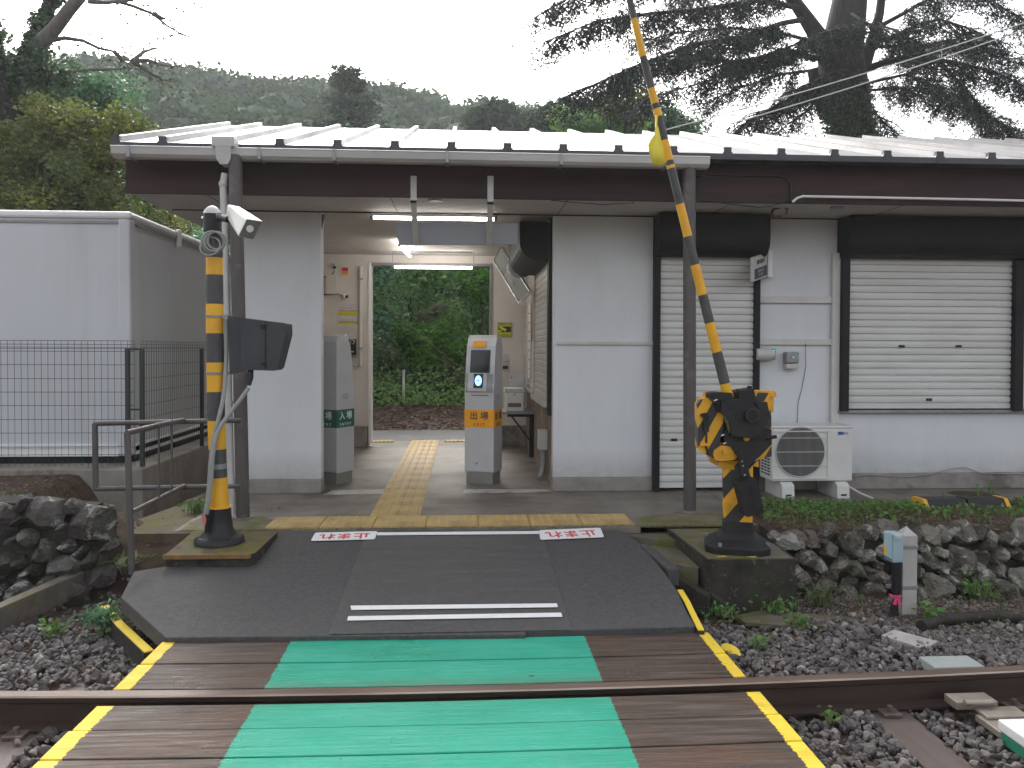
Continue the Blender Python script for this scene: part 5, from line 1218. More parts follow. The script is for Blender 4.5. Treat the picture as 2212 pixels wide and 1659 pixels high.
slb = MB().box(-9, -3.02, 7.62, 12.6, -.55, .225); so_ = slb.build('container_slab', mat('slab_stain', (.30,.27,.23), (.20,.18,.15), 3, (1,1,1), .7, bump=.3, bscale=50, c3=(.12,.11,.09), s3=2), bev=.012); tag(so_, 'stained concrete slab under the fenced white container', 'slab')
# mesh fence
fm = mat('fence_green_black', (.020,.028,.026), (.03,.036,.034), 8, rough=.5)
fn = root('mesh_fence', 'dark welded wire mesh fence in front of the white container', 'fence', (-4.5, 7.68, .2))
Yf = 7.70; xr_ = oy(292, 850, Yf).x; ztop = oy(200, 736, Yf).z
m = MB(); x = -8.2
while x < xr_: m.tube([(x, Yf, .24), (x, Yf, ztop)], .0022, 4, cap=False); x += .0665*.92
hz = [ztop - .0, ztop - .035, ztop-.062, ztop-.075] + [oy(200, v, Yf).z for v in (759, 788, 818, 847, 876, 906, 935, 965, 982)]
for z in hz: m.tube([(-8.2, Yf-.003, z), (xr_, Yf-.003, z)], .0026, 4, cap=False)
m.build('mesh_panel', fm, fn)
m = MB(); xs2 = xr_ + .05; y = Yf + .02
while y < 12.3: m.tube([(xs2, y, .24), (xs2, y, ztop)], .0022, 4, cap=False); y += .062
for z in hz: m.tube([(xs2+.003, Yf, z), (xs2+.003, 12.3, z)], .0026, 4, cap=False)
m.build('mesh_panel', fm, fn)
m = MB(); xa, xb = oy(277, 850, Yf-.03).x, oy(308, 850, Yf-.03).x; zt2 = oy(290, 752, Yf).z; zb3 = oy(290, 1000, Yf).z-.03
for xx in (xa, xb): m.box(xx-.019, xx+.019, Yf-.06, Yf-.02, zb3, zt2)
m.box(xa, xb, Yf-.055, Yf-.025, zt2-.02, zt2); m.box(xa, xb, Yf-.055, Yf-.025, oy(290,884,Yf).z-.008, oy(290,884,Yf).z+.008)
m.build('corner_frame', fm, fn, bev=.003)
p = ox(435, 850, xs2+.02); MB().box(xs2+.005, xs2+.045, p.y-.02, p.y+.02, .1, ox(435, 753, xs2).z).build('post', fm, fn, bev=.003)

# ================================================================ right verge: marker post with pale blue box
r = root('marker_post', 'square concrete post with pointed top standing in the verge', 'post', oz(1964, 1330, -.37))
m = MB(); ym = 4.97; a0, a1 = oy(1950, 1240, ym).x, oy(1981, 1240, ym).x; hw = (a1-a0)/2; cxm = (a0+a1)/2; zt = oy(1965, 1158, ym).z; ztip = oy(1965, 1140, ym).z
m.box(cxm-hw, cxm+hw, ym, ym+2*hw, -.42, zt); m.add([(cxm-hw,ym,zt),(cxm+hw,ym,zt),(cxm+hw,ym+2*hw,zt),(cxm-hw,ym+2*hw,zt),(cxm,ym+hw,ztip)], [(0,1,4),(1,2,4),(2,3,4),(3,0,4)])
m.build('shaft', mat('pale_concrete', (.46,.44,.41), (.37,.35,.33), 8, rough=.75, bump=.2, bscale=60), r)
for v in (1182, 1269): m = MB(); z = oy(1965, v, ym).z; m.box(cxm-hw-.006, cxm+hw+.006, ym-.006, ym+2*hw+.006, z-.012, z+.012); m.box(cxm-hw-.09, cxm-hw, ym+.02, ym+.05, z-.010, z+.010); m.build('band', M['grey'], r, bev=.003)
r = root('cable_box', 'pale blue junction box with yellow sticker fixed beside the concrete post', 'junction box', oy(1930, 1213, ym))
q = [oy(u, v, ym-.03) for u, v in ((1909,1150),(1930,1147),(1951,1152),(1951,1213),(1938,1212),(1924,1206),(1911,1200))]
blm = mat('pale_blue_enamel', (.34,.46,.50), (.30,.41,.45), 6, rough=.4)
m = MB().box(oy(1926,1180,ym-.04).x, oy(1951,1180,ym-.04).x, ym-.05, ym+.06, oy(1930,1212,ym).z, oy(1930,1150,ym).z); m.build('case', blm, r, bev=.01)
m = MB().hexa([Vector(p) for p in [oy(1909,1200,ym-.07), oy(1927,1210,ym-.055), oy(1927,1210,ym+.05), oy(1909,1204,ym+.03), oy(1909,1149,ym-.07), oy(1927,1151,ym-.055), oy(1927,1149,ym+.05), oy(1909,1146,ym+.03)]]); m.build('lid', blm, r, bev=.006)
MB().prism([oy(u, v, ym-.075) for u, v in ((1908,1177),(1913,1178),(1916,1196),(1910,1197))], (0,.01,0)).build('sticker', M['ystr'], r)
MB().box(oy(1932,1180,ym-.05).x, oy(1945,1180,ym-.05).x, ym-.062, ym-.048, oy(0,1186,ym-.05).z, oy(0,1179,ym-.05).z).build('hasp', M['lgrey'], r)
MB().tube([oy(1937,1210,ym), oy(1937,1240,ym), oy(1936,1275,ym), oy(1935,1290,ym)], [.03,.03,.029,.022], 12).build('black_sleeve', M['black'], r)
m = MB()
for du in (-12,-5,1,7): m.tube([oy(1936,1285,ym-.01), oy(1934+du*.6,1308,ym-.02), oy(1932+du,1332,ym-.03)], .008, 6)
m.build('cables', M['black'], r)
pk = mat('pink_ribbon', (.80,.06,.20), rough=.6)
m = MB()
for pts in ([(1936,1288),(1921,1282),(1923,1288),(1936,1291)], [(1937,1287),(1948,1286),(1946,1292),(1937,1290)], [(1934,1289),(1929,1306),(1937,1307),(1938,1290)], [(1937,1289),(1941,1307),(1948,1308),(1941,1290)]): m.prism([oy(u, v, ym-.05) for u, v in pts], (0,.004,0))
m.tube([oy(1930,1289,ym-.03), oy(1942,1289,ym-.03)], .009, 8); rb = root('ribbon', 'bright pink ribbon tied round the black cables of the blue box', 'ribbon', oy(1936,1289,ym-.04)); m.build('bow', pk, rb)

# rubber cable ramps
def ramp_(p0, p1, lab, left):
    r = root('cable_ramp', lab, 'cable ramp', p0, 'black rubber ramps on the right bank'); p0, p1 = Vector(p0), Vector(p1); d = (p1-p0); n = Vector((-d.y, d.x, 0)).normalized()
    w = .24; h = .07
    prof = [(-w/2, 0), (-w/2+.05, h), (w/2-.05, h), (w/2, 0)]
    MB().prism([p0 + n*a + Vector((0,0,b)) for a, b in prof], d).build('body', M['black'], r, bev=.004)
    e = p0 if left else p1; dd = d.normalized()*(.035 if left else -.035); oo = -dd*.1
    MB().prism([e + oo + n*a*1.02 + Vector((0,0,b+.004)) for a, b in prof], dd).build('yellow_end', M['ystr'], r)
a = oz(1985, 1100, .02); b = oz(2078, 1098, .02); c = oz(2166, 1097, .02)
ramp_((a.x, a.y+.02, .04), (b.x-.01, b.y+.02, .04), 'black rubber cable ramp with yellow left end, nearer the centre', True); ramp_((b.x+.01, b.y+.02, .04), (c.x, c.y+.02, .04), 'black rubber cable ramp with yellow right end, nearer the right edge', False)

# white slabs and track device
r = root('concrete_fragment', 'pale tilted concrete slab piece lying in the ballast behind the rail', 'rubble', oz(1960, 1378, -.33))
q = [oz(1903,1372,-.325), oz(1932,1360,-.300), oz(2026,1385,-.300), oz(1998,1402,-.325)]
MB().prism(q, (0,0,-.05)).build('slab', mat('pale_slab', (.44,.42,.39), (.34,.32,.30), 8, rough=.8), r, bev=.006)
r = root('concrete_fragment', 'pale greenish flat plate edge just behind the rail at the right', 'rubble', oz(2090, 1445, -.33)); a = oz(2035,1452,-.29); b = oz(2120,1434,-.29)
MB().box(a.x, b.x, a.y+.06, b.y+.12, -.34, -.29).build('slab', mat('pale_green_slab', (.36,.39,.37), rough=.7), r, bev=.006)
r = root('track_sensor', 'white topped track sensor block on a green base at the right edge', 'track sensor', (2.6, 2.9, -.3))
MB().box(2.345, 3.0, 2.3, 3.27, -.335, -.285).build('green_base', mat('green_base', (.03,.22,.13), rough=.5), r, bev=.006); w_ = MB().box(2.34, 3.0, 2.3, 3.28, -.283, -.235); w_.build('white_cover', M['white'], r, bev=.008)
MB().tube([(2.44, 3.16, -.236), (2.44, 3.16, -.2335)], .03, 20, sm=False).build('bolt_recess', M['lgrey'], r)
r = root('sensor_bracket', 'galvanised steel bracket joining the white sensor block to the rail', 'bracket', (2.5, 3.4, -.33)); m = MB()
m.box(2.36, 2.62, 3.28, 3.46, -.33, -.300); m.box(2.38, 2.58, 3.40, 3.50, -.30, -.285); m.box(2.30, 2.50, 3.50, 3.60, -.30, -.262); m.tube([(2.33,3.49,-.26),(2.47,3.49,-.26)], .014, 8); m.build('bracket', mat('galvanised', (.36,.32,.27), (.26,.22,.18), 10, rough=.4, metal=.4), r, bev=.004)
m = MB().tube([oz(u, v, -.335) for u, v in [(1990,1352),(2030,1338),(2090,1334),(2150,1330),(2212,1334),(2300,1340)]], .035, 10); tag(m.build('ground_pipe', M['mossd']), 'dark half buried pipe running along the verge to the right edge', 'pipe')

# overhead wires
for i, (a, b, lab) in enumerate([((1440,284),(2230,44),'upper of two thin overhead wires rising to the right'), ((1540,283),(2230,58),'lower of two thin overhead wires rising to the right')]):
    A_0, B_0 = oy(a[0]-60, a[1]+12, 13), oy(b[0], b[1], 13); mid_ = (A_0+B_0)/2 + Vector((0,0,-.12)); m = MB()
    pts = [A_0*(1-t)**2 + mid_*2*t*(1-t) + B_0*t*t for t in np.linspace(0, 1, 12)]; m.tube(pts, .011, 5); tag(m.build('overhead_wire', M['lgrey']), lab, 'wire', 'overhead wires')
# ================================================================ vegetation
def leaves(C, size, name, mt, parent=None, jit=1.0, aspect=.55, up=.0, droop=0., fold=True, **kw):
    """C (n,3) leaf centres; each leaf a bent 2-triangle-pair (diamond) with random orientation"""
    n = len(C); s = size*rng.uniform(.65, 1.35, (n, 1)) if np.isscalar(size) else np.asarray(size).reshape(n, 1)
    a = rng.normal(size=(n, 3)); a[:, 2] = a[:, 2]*.5 - droop; a /= np.linalg.norm(a, axis=1, keepdims=True)
    b = rng.normal(size=(n, 3)); b[:, 2] *= (1 - up); b -= a*(b*a).sum(1, keepdims=True); b /= np.linalg.norm(b, axis=1, keepdims=True)
    c = np.cross(a, b)
    tip0 = C - a*s*.5; tip1 = C + a*s*.5; l = C + b*s*.5*aspect + c*s*.12; r = C - b*s*.5*aspect + c*s*.12
    V = np.stack([tip0, r, tip1, l], 1).reshape(-1, 3)
    F = np.arange(4*n).reshape(n, 4)
    return npmesh(name, V, F, mt, parent, **kw)
def clump_points(centres, radii, n, shell=.55, flat=1.0):
    """points spread over leafy lumps: mostly in the outer shell of each lump"""
    k = rng.integers(len(centres), size=n); d = rng.normal(size=(n, 3)); d /= np.linalg.norm(d, axis=1, keepdims=True)
    rr = (shell + (1-shell)*rng.random(n)**.7)[:, None]*np.asarray(radii)[k][:, None]
    d[:, 2] *= flat
    return np.asarray(centres)[k] + d*rr*(1 + .25*rng.normal(size=(n, 1)))
def lumps(c, rx, ry, rz, n, rmin, rmax, top=False):
    d = rng.normal(size=(n, 3)); d /= np.linalg.norm(d, axis=1, keepdims=True); q = rng.random((n, 1))**.4
    P = np.array(c) + d*q*np.array([rx, ry, rz]); 
    return P, rng.uniform(rmin, rmax, n)
LG = {
 'yg': leafmat('leaf_yellow_green', [(0.057,0.098,0.021), (0.116,0.156,0.026), (0.208,0.234,0.035), (0.260,0.247,0.045), (0.156,0.130,0.054)], .35, .4, (0.065,0.111,0.035), .9),
 'mid': leafmat('leaf_mid_green', [(0.105,0.262,0.093), (0.175,0.384,0.122), (0.244,0.450,0.157), (0.157,0.332,0.140)], .35, .4, (0.315,0.450,0.122), .7),
 'dark': leafmat('leaf_dark_green', [(0.066,0.153,0.082), (0.110,0.239,0.124), (0.166,0.312,0.148)], .3, .45),
 'ivy': leafmat('leaf_ivy', [(0.032,0.069,0.033), (0.060,0.115,0.051), (0.096,0.150,0.063)], .2, .4),
 'bright': leafmat('leaf_bright_green', [(0.057,0.172,0.018), (0.100,0.272,0.029), (0.157,0.358,0.043)], .4, .4, (0.064,0.157,0.029), 1.5),
 'grass': leafmat('leaf_grass', [(.06,.12,.05), (.12,.19,.08), (.18,.24,.12)], .35, .4),
 'cedar': leafmat('leaf_cedar', [(0.008,0.016,0.013), (0.014,0.026,0.019), (0.022,0.037,0.027)], .18, .55),
 'hill': leafmat('leaf_hill', [(0.028,0.056,0.032), (0.044,0.082,0.040), (0.069,0.106,0.050), (0.037,0.069,0.042)], .25, .9, (0.093,0.131,0.065), .17, .05),
 'weed': leafmat('leaf_weed', [(0.065,0.195,0.039), (0.104,0.312,0.065), (0.169,0.390,0.091), (0.130,0.208,0.065), (0.195,0.156,0.065)], .35, .5, (0.156,0.182,0.065), 2.2),
 'pale': leafmat('leaf_pale', [(.12,.16,.07), (.18,.22,.10), (.24,.26,.14)], .35, .5),
}
def limb(pts, r0, r1): return [Vector(p) for p in pts], np.linspace(r0, r1, len(pts))
def wander(a, b, n, amp, sag=0):
    a, b = np.array(a, float), np.array(b, float); out = []
    for i in range(n+1):
        t = i/n; p = a + (b-a)*t + rng.normal(size=3)*amp*(0 if i in (0, n) else 1); p[2] -= sag*4*t*(1-t); out.append(p)
    return out

# ---- far wooded hillside: hill is the ground; the wood is one mass
n = 1500; hx = rng.uniform(-62, 34, n*2); hy = rng.uniform(44, 98, n*2); hz = gz(hx, hy)
vv_ = 752 - (hz + 5 - 1.38)/hy*1700; uu = 1000 + hx/hy*1700
k = (vv_ < 330) & (uu > -80) & (uu < 1620); n = 950; hx, hy, hz = hx[k][:n], hy[k][:n], hz[k][:n]
R = rng.uniform(1.7, 4.0, len(hx)); cen = np.stack([hx, hy, hz + R*.9 + 1.2], -1)
per = 330; kk = np.repeat(np.arange(len(cen)), per); d = rng.normal(size=(len(kk), 3)); d /= np.linalg.norm(d, axis=1, keepdims=True); d[:, 2] = np.abs(d[:, 2])*.9 - .15; 
P = cen[kk] + d*(R[kk]*rng.uniform(.8, 1.08, len(kk)))[:, None] + .15*rng.normal(size=(len(kk), 3))
leaves(P, .48, 'hillside_wood', LG['hill'], aspect=.8, kind='stuff', label='misty wooded hillside far behind the station roof', cat='woodland')
# dark cores painted as the shade inside each crown so the hill reads solid
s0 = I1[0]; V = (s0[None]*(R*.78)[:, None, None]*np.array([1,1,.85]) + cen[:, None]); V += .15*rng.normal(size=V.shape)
npmesh('hillside_crown_cores', V.reshape(-1, 3), (I1[1][None] + (np.arange(len(cen))*len(s0))[:, None, None]).reshape(-1, 3), mat('crown_shade', (.025,.05,.025), (.045,.075,.035), 1.5, rough=.9), kind='stuff', label='dark solid cores standing in for shade inside the hillside crowns', cat='woodland')

# ---- woodland bank beyond the road, seen through the passage and round the left side
def bush(lab, cat, c, rx, ry, rz, n, size, mt, nl=14, lr=(.25,.5), group=None, name='shrub', stem=True, flat=.8, trunk=None):
    r = root(name, lab, cat, (c[0], c[1], float(gz(c[0], c[1]))), group)
    P, R = lumps(c, rx, ry, rz, nl, *lr); pts = clump_points(P, R, n, .5, flat); leaves(pts, size, 'crown', mt, r)
    gzz = float(gz(c[0], c[1])); m = MB(); base = np.array([c[0], c[1], gzz-.1])
    for i in range(min(nl, 9)):
        w = wander(base + rng.normal(size=3)*np.array([.12,.12,0]), P[i], 4, .06); m.tube(w, np.linspace(.035 if not trunk else trunk, .008, 5), 6)
    m.build('stem', M['barkm'], r); return r
bset = [
 ('tall dark leafy tree filling the left of the far opening', (-2.9, 17.5, 3.1), 1.6, 1.2, 2.4, 15000, .13, 'dark', 24, (.5,.95)),
 ('big mid green tree above the road bank at the middle of the far opening', (-.9, 19.5, 4.0), 1.9, 1.3, 2.0, 16000, .14, 'mid', 24, (.5,1.0)),
 ('dark tree behind the right of the far opening', (1.6, 20.5, 3.6), 1.9, 1.3, 2.6, 14000, .14, 'dark', 24, (.5,1.0)),
 ('drooping bright green bough bush in the middle of the far opening', (.35, 17.2, 2.55), .65, .5, .45, 3800, .11, 'bright', 9, (.22,.42)),
 ('bright green low bush by the road behind the ticket readers', (-.65, 16.4, 1.45), .75, .5, .34, 4200, .11, 'bright', 9, (.22,.4)),
 ('vine covered upright stump of leaves in the middle of the far opening', (-.62, 17.0, 2.0), .26, .26, .62, 2400, .08, 'pale', 7, (.14,.24)),
 ('layered mid green shrub right of the vine covered stump', (.55, 17.4, 1.85), 1.0, .5, .5, 5000, .10, 'mid', 14, (.2,.42)),
 ('bluish green low shrub at the lower left of the far opening', (-1.75, 16.3, 1.0), .75, .5, .55, 5000, .09, 'grass', 12, (.2,.38)),
 ('dark low shrub between the low bushes beyond the road', (-.55, 16.9, .9), .9, .5, .5, 4500, .09, 'dark', 12, (.2,.4)),
 ('low tangled shrub at the lower right of the far opening', (.75, 16.6, 1.0), .8, .5, .55, 4500, .09, 'mid', 12, (.2,.4)),
 ('dense dark shrub mass at the far left of the far opening', (-2.6, 16.8, 1.5), .8, .6, 1.0, 6500, .10, 'mid', 14, (.3,.5)),
 ('tree standing further right beyond the road', (4.2, 20.5, 3.0), 2.0, 1.5, 2.4, 9000, .14, 'mid', 20, (.5,1.0)),
]
for lab, c, rx, ry, rz, n, sz, mt, nl, lr in bset: bush(lab, 'tree' if rz > 1.9 else 'shrub', c, rx, ry, rz, n, sz, LG[mt], nl, lr, 'greenery beyond the road', name='bank_tree' if rz > 1.9 else 'shrub')
# backdrop thicket up the slope
P = np.stack([rng.uniform(-14, 12, 60000), rng.uniform(20.5, 34, 60000), np.zeros(60000)], -1); P[:, 2] = gz(P[:, 0], P[:, 1]) + rng.random(60000)**1.0*3.0
leaves(P, .22, 'slope_thicket', LG['dark'], aspect=.7, kind='stuff', label='dark thicket on the slope beyond the road', cat='thicket')
# undergrowth and pale grass by the verge of the road
P = np.stack([rng.uniform(-4, 3.5, 16000), rng.uniform(15.2, 17.4, 16000), np.zeros(16000)], -1); P[:, 2] = gz(P[:, 0], P[:, 1]) + rng.random(16000)**1.6*.75*np.clip((P[:, 1]-15.0), .1, 1)
leaves(P, .085, 'bank_undergrowth', LG['mid'], kind='stuff', label='leafy undergrowth along the bank beyond the road', cat='undergrowth')
def blades(C, h, w, name, mt, parent=None, lean=.5, **kw):
    n = len(C); hh = h*rng.uniform(.5, 1.2, (n, 1)); ang = rng.uniform(0, 2*pi, n); dx_ = np.stack([np.cos(ang), np.sin(ang), np.zeros(n)], -1); sx_ = np.stack([-np.sin(ang), np.cos(ang), np.zeros(n)], -1)*w
    l = rng.uniform(.1, lean, (n, 1)); upv = np.array([0, 0, 1.])
    p0 = C; p1 = C + upv*hh*.6 + dx_*hh*l*.35; p2 = C + upv*hh*.95*(1-l*.4) + dx_*hh*l*1.1
    V = np.stack([p0 - sx_*.5, p0 + sx_*.5, p1 + sx_*.45, p1 - sx_*.45, p2 + sx_*.06, p2 - sx_*.06], 1).reshape(-1, 3)
    b = (np.arange(n)*6)[:, None]; F = np.concatenate([b + np.array([0,1,2,3]), b + np.array([3,2,4,5])])
    return npmesh(name, V, F, mt, parent, **kw)
g = root('grass_clump', 'tall pale arching grass clump beside the exit reader beyond the road', 'grass', (.1, 16.0, .4))
C = np.stack([rng.normal(.15, .22, 260), rng.normal(16.0, .12, 260), np.full(260, .35)], -1); blades(C, .75, .02, 'blades', LG['grass'], g, lean=1.1)
m = MB()
for a, b in (((-1.95,15.9,2.55),(.0,15.7,.95)), ((-.75,15.8,1.35),(-.25,15.8,1.0)), ((-.4,15.8,1.2),(.35,15.6,.4))): m.tube(wander(a, b, 5, .02), .006, 5)
o = m.build('dead_stalk', mat('dry_stalk', (.26,.22,.13), (.20,.17,.10), 9, rough=.8)); tag(o, 'long dry leaning stalks across the greenery beyond the road', 'stalk')
m = MB().tube([(-1.15, 15.4, .3), (-1.15, 15.4, .95)], .025, 6); tag(m.build('stake', M['lgrey']), 'short pale stake standing at the edge of the greenery', 'stake')
# leaf litter
def litter(n, x0, x1, y0, y1, zf, size, lab, ok=None, mt=None, nm='fallen_leaves', kinds='litter'):
    x = rng.uniform(x0, x1, n); y = rng.uniform(y0, y1, n)
    if ok is not None: k = ok(x, y); x, y = x[k], y[k]
    C = np.stack([x, y, zf(x, y) + .006], -1); n = len(C); s = size*rng.uniform(.5, 1.4, (n, 1)); a = rng.uniform(0, 2*pi, n)
    A_2 = np.stack([np.cos(a), np.sin(a), rng.normal(0, .22, n)], -1); B_2 = np.stack([-np.sin(a), np.cos(a), rng.normal(0, .22, n)], -1)
    V = np.stack([C - A_2*s*.5, C - B_2*s*.25, C + A_2*s*.5 , C + B_2*s*.25], 1).reshape(-1, 3); V[:, 2] = np.maximum(V[:, 2], np.repeat(C[:, 2], 4) - .004)
    return npmesh(nm, V, np.arange(4*n).reshape(n, 4), mt or M['litter'], kind='stuff', label=lab, cat=kinds)
litter(9000, -5, 5, 13.4, 16.2, gz, .085, 'brown leaf litter on the bank beyond the road')
litter(1800, -5.2, -2.3, 5.75, 7.6, gz, .035, 'brown leaf litter on the left bank above the boulders')
litter(2200, 2.25, 6.2, 5.5, 6.3, gz, .03, 'brown leaf litter on the top of the right stone wall')
litter(3600, 1.45, 5.8, 4.5, 5.45, gz, .034, 'dead leaves on the verge below the right stone wall')
litter(500, -4.2, -1.75, 4.5, 5.5, gz, .03, 'dead leaves beside the left channel edge')
litter(130, -2.4, -1.55, 5.95, 6.9, lambda x, y: np.zeros_like(x)-.004, .03, 'dead leaves on the mossy apron by the striped pole')
# ground cover on the right bank
x = rng.uniform(2.35, 6.4, 13000); y = rng.uniform(5.85, 6.84, 13000); k = rng.random(13000) < np.clip((y-5.9)*1.5, .05, 1)*np.where((x > 3.2), .75, 1); x, y = x[k], y[k]
k = ~((x > 3.85) & (x < 4.95) & (y > 6.2) & (y < 6.75)); x, y = x[k], y[k]
C = np.stack([x, y, gz(x, y) + rng.random(len(x))**1.5*.06 + .004], -1); leaves(C, .040, 'ground_cover', LG['weed'], aspect=.8, kind='stuff', label='low bright green weeds on the bank right of the barrier', cat='ground cover')
x = rng.uniform(2.35, 6.4, 1500); y = rng.uniform(5.65, 6.84, 1500); blades(np.stack([x, y, gz(x, y)], -1), .07, .005, 'bank_grass', LG['weed'], lean=.9, kind='stuff', label='thin grass among the weeds on the right bank', cat='grass')
x = rng.uniform(1.5, 5.8, 900); y = 4.75 + rng.normal(0, .28, 900) + .25; blades(np.stack([x, y, gz(x, y)], -1), .06, .004, 'verge_grass', LG['weed'], lean=.9, kind='stuff', label='sparse thin grass on the verge below the right stone wall', cat='grass')
# small weeds here and there
def weed(lab, p, n, s, mt, h=.1, spread=.06, bl=True, name='weed'):
    r = root(name, lab, 'weed', p, 'small weeds by the track'); p = np.array(p)
    if bl: blades(p + rng.normal(size=(n, 3))*np.array([spread, spread, 0])*.5, h, s*.18, 'blades', LG[mt], r, lean=1.0)
    C = p + rng.normal(size=(n, 3))*np.array([spread, spread, h*.25]) + np.array([0,0,h*.5]); leaves(C, s, 'leaves', LG[mt], r)
ws = [((555+860*.0, 0), None)]
for (u, v, z, n, s, mt, h, sp_, lab) in [
 (115, 1372, -.34, 26, .05, 'weed', .10, .05, 'small yellow green weed in the left ballast, the left one of two'),
 (238, 1362, -.34, 26, .05, 'weed', .12, .04, 'small green weed in the left ballast near the yellow kerb'),
 (268, 1235, -.2, 30, .07, 'pale', .16, .07, 'pale leafy weed hanging beside the tall rail post'),
 (25, 1110, .1, 120, .05, 'weed', .14, .08, 'green tuft growing between the far left boulders'),
 (160, 1195, -.15, 50, .05, 'weed', .14, .07, 'green weed rooted in the gap below the left boulders'),
 (425, 1105, .0, 60, .05, 'weed', .12, .06, 'green weed growing behind the foot of the striped pole'),
 (215, 1350, -.30, 60, .05, 'dark', .12, .07, 'dark green weed under the yellow painted kerb'),
 (1680, 1325, -.36, 45, .045, 'weed', .12, .06, 'green weed at the foot of the dark barrier block'),
 (1730, 1352, -.36, 40, .04, 'weed', .08, .06, 'flat green weed on the verge left of the marker post'),
 (1775, 1305, -.36, 70, .045, 'pale', .16, .06, 'feathery pale green plant at the foot of the stone wall'),
 (2010, 1340, -.36, 26, .05, 'weed', .10, .04, 'small green weed right of the marker post'),
 (2110, 1285, -.36, 60, .045, 'weed', .14, .10, 'green weed growing on the verge near the right edge'),
 (1640, 1400, -.34, 24, .04, 'weed', .08, .04, 'small weed beside the right yellow edge of the boards'),
 (1680, 1610, -.34, 24, .035, 'weed', .08, .04, 'small weed in the near right ballast by the yellow edge'),
 (1795, 1560, -.34, 16, .03, 'weed', .06, .03, 'tiny weed between the near right ballast stones'),
 (1560, 1330, -.34, 50, .035, 'weed', .07, .08, 'creeping weed under the lower tilted kerb piece')]:
    weed(lab, tuple(oz(u, v, z)), n, s, mt, h, sp_)
for i, (u, v) in enumerate([(2045,1092),(2090,1098),(2115,1070),(2140,1068)]):
    p = oz(u, v, .02); weed(f'thin upright weed by the black rubber ramps, {ords[i]} from the left', tuple(p), 10, .03, 'weed', .14, .02)
# moss bits between slab and asphalt
C = np.stack([rng.uniform(-2.0, 2.3, 2600), 6.03 + rng.normal(0, .012, 2600), rng.uniform(-.012, .004, 2600)], -1)
C2 = np.stack([rng.uniform(-2.1, -1.5, 1600), rng.uniform(6.0, 6.5, 1600), np.full(1600, .002)], -1); C3 = np.stack([rng.uniform(1.4, 2.2, 1500), rng.uniform(6.05, 6.45, 1500), np.full(1500, .0)], -1)
leaves(C, .010, 'moss', leafmat('moss_green', [(.05,.055,.01), (.09,.09,.015), (.10,.075,.02)], .0, 1.0), kind='stuff', label='olive moss along the joint between asphalt and station floor', cat='moss')

# ---- left: ivy clad tree
def tp(u, v, Y): return np.array(oy(u, v, Y))
YT = 14.
it = root('ivy_tree', 'leaning old tree at the upper left with ivy wrapped trunk and bare pale branches', 'tree', tuple(tp(10, 1000, YT)))
m = MB()
trunk = [tp(5, 1000, YT), tp(8, 600, YT), tp(12, 420, YT), tp(22, 300, YT), tp(35, 210, YT), tp(55, 150, YT)]
rt = [.42, .40, .37, .34, .28, .24]
m.tube(trunk, rt, 10)
A1 = [tp(55,150,YT), tp(82,100,YT), tp(118,62,YT-.2), (tp(150,20,YT-.4)), tp(185,-20,YT-.6)]; m.tube(A1, [.19,.135,.11,.10,.09], 10, 1)
B1 = [tp(60,130,YT), tp(82,70,YT+.2), tp(98,30,YT+.3), tp(125,-20,YT+.4)]; m.tube(B1, [.17,.13,.10,.085], 8)
C1 = [tp(18,330,YT), tp(0,250,YT-.3), tp(-10,150,YT-.4), tp(-22,60,YT-.4)]; m.tube(C1, [.30,.26,.20,.15], 8)
thin = [[(105,88),(140,82),(180,88),(213,104),(246,111),(268,126),(286,132)], [(246,111),(262,128),(285,131)], [(286,132),(310,112),(340,103)], [(286,132),(320,130),(350,140),(372,143)], [(286,132),(305,145),(330,162),(350,172),(395,178)],
        [(112,165),(130,157),(160,155),(200,150),(240,150),(284,147)], [(190,3),(225,5),(255,3),(290,14),(330,30),(360,55),(385,70),(410,80)], [(255,3),(300,-4),(340,-2)], [(330,30),(352,40),(357,38)], [(60,150),(95,172),(112,166)]]
tips = []
for L in thin:
    pts = [tp(u, v, YT + .15*i) for i, (u, v) in enumerate(L)]; m.tube(pts, np.linspace(.045, .012, len(pts)), 6, 1); tips += pts[2:]
    for j in range(3):
        k_ = rng.integers(1, len(pts)); e = pts[k_] + rng.normal(size=3)*np.array([.35,.2,.25]); m.tube([pts[k_], (pts[k_]+e)/2 + rng.normal(size=3)*.04, e], [.012,.009,.005], 4, 1); tips.append(e)
m.build('trunk', [M['bark'], M['barkl']], it)
iv = []
for seg, rad, nn in ((trunk, .36, 6500), (A1[:2], .20, 1000), (B1[:4], .16, 1500), (C1, .28, 2200)):
    for i in range(len(seg)-1):
        q = nn//(len(seg)-1); t = rng.random((q, 1)); p = seg[i]*(1-t) + seg[i+1]*t; d = rng.normal(size=(q, 3)); d /= np.linalg.norm(d, axis=1, keepdims=True)
        lump = 1 + .35*np.sin(p[:, 2:3]*5 + p[:, :1]*7); iv.append(p + d*rad*lump*rng.uniform(.75, 1.12, (q, 1)))
P, R = lumps(tp(100, 150, YT), .35, .4, .3, 5, .15, .3); iv.append(clump_points(P, R, 800)); P, R = lumps(tp(70, 200, YT), .5, .4, .5, 8, .2, .4); iv.append(clump_points(P, R, 2200))
leaves(np.concatenate(iv), .085, 'ivy', LG['ivy'], it)
tips = np.array(tips); leaves(tips[rng.integers(len(tips), size=420)] + rng.normal(size=(420, 3))*np.array([.16,.16,.10]), .075, 'sparse_leaves', LG['ivy'], it)

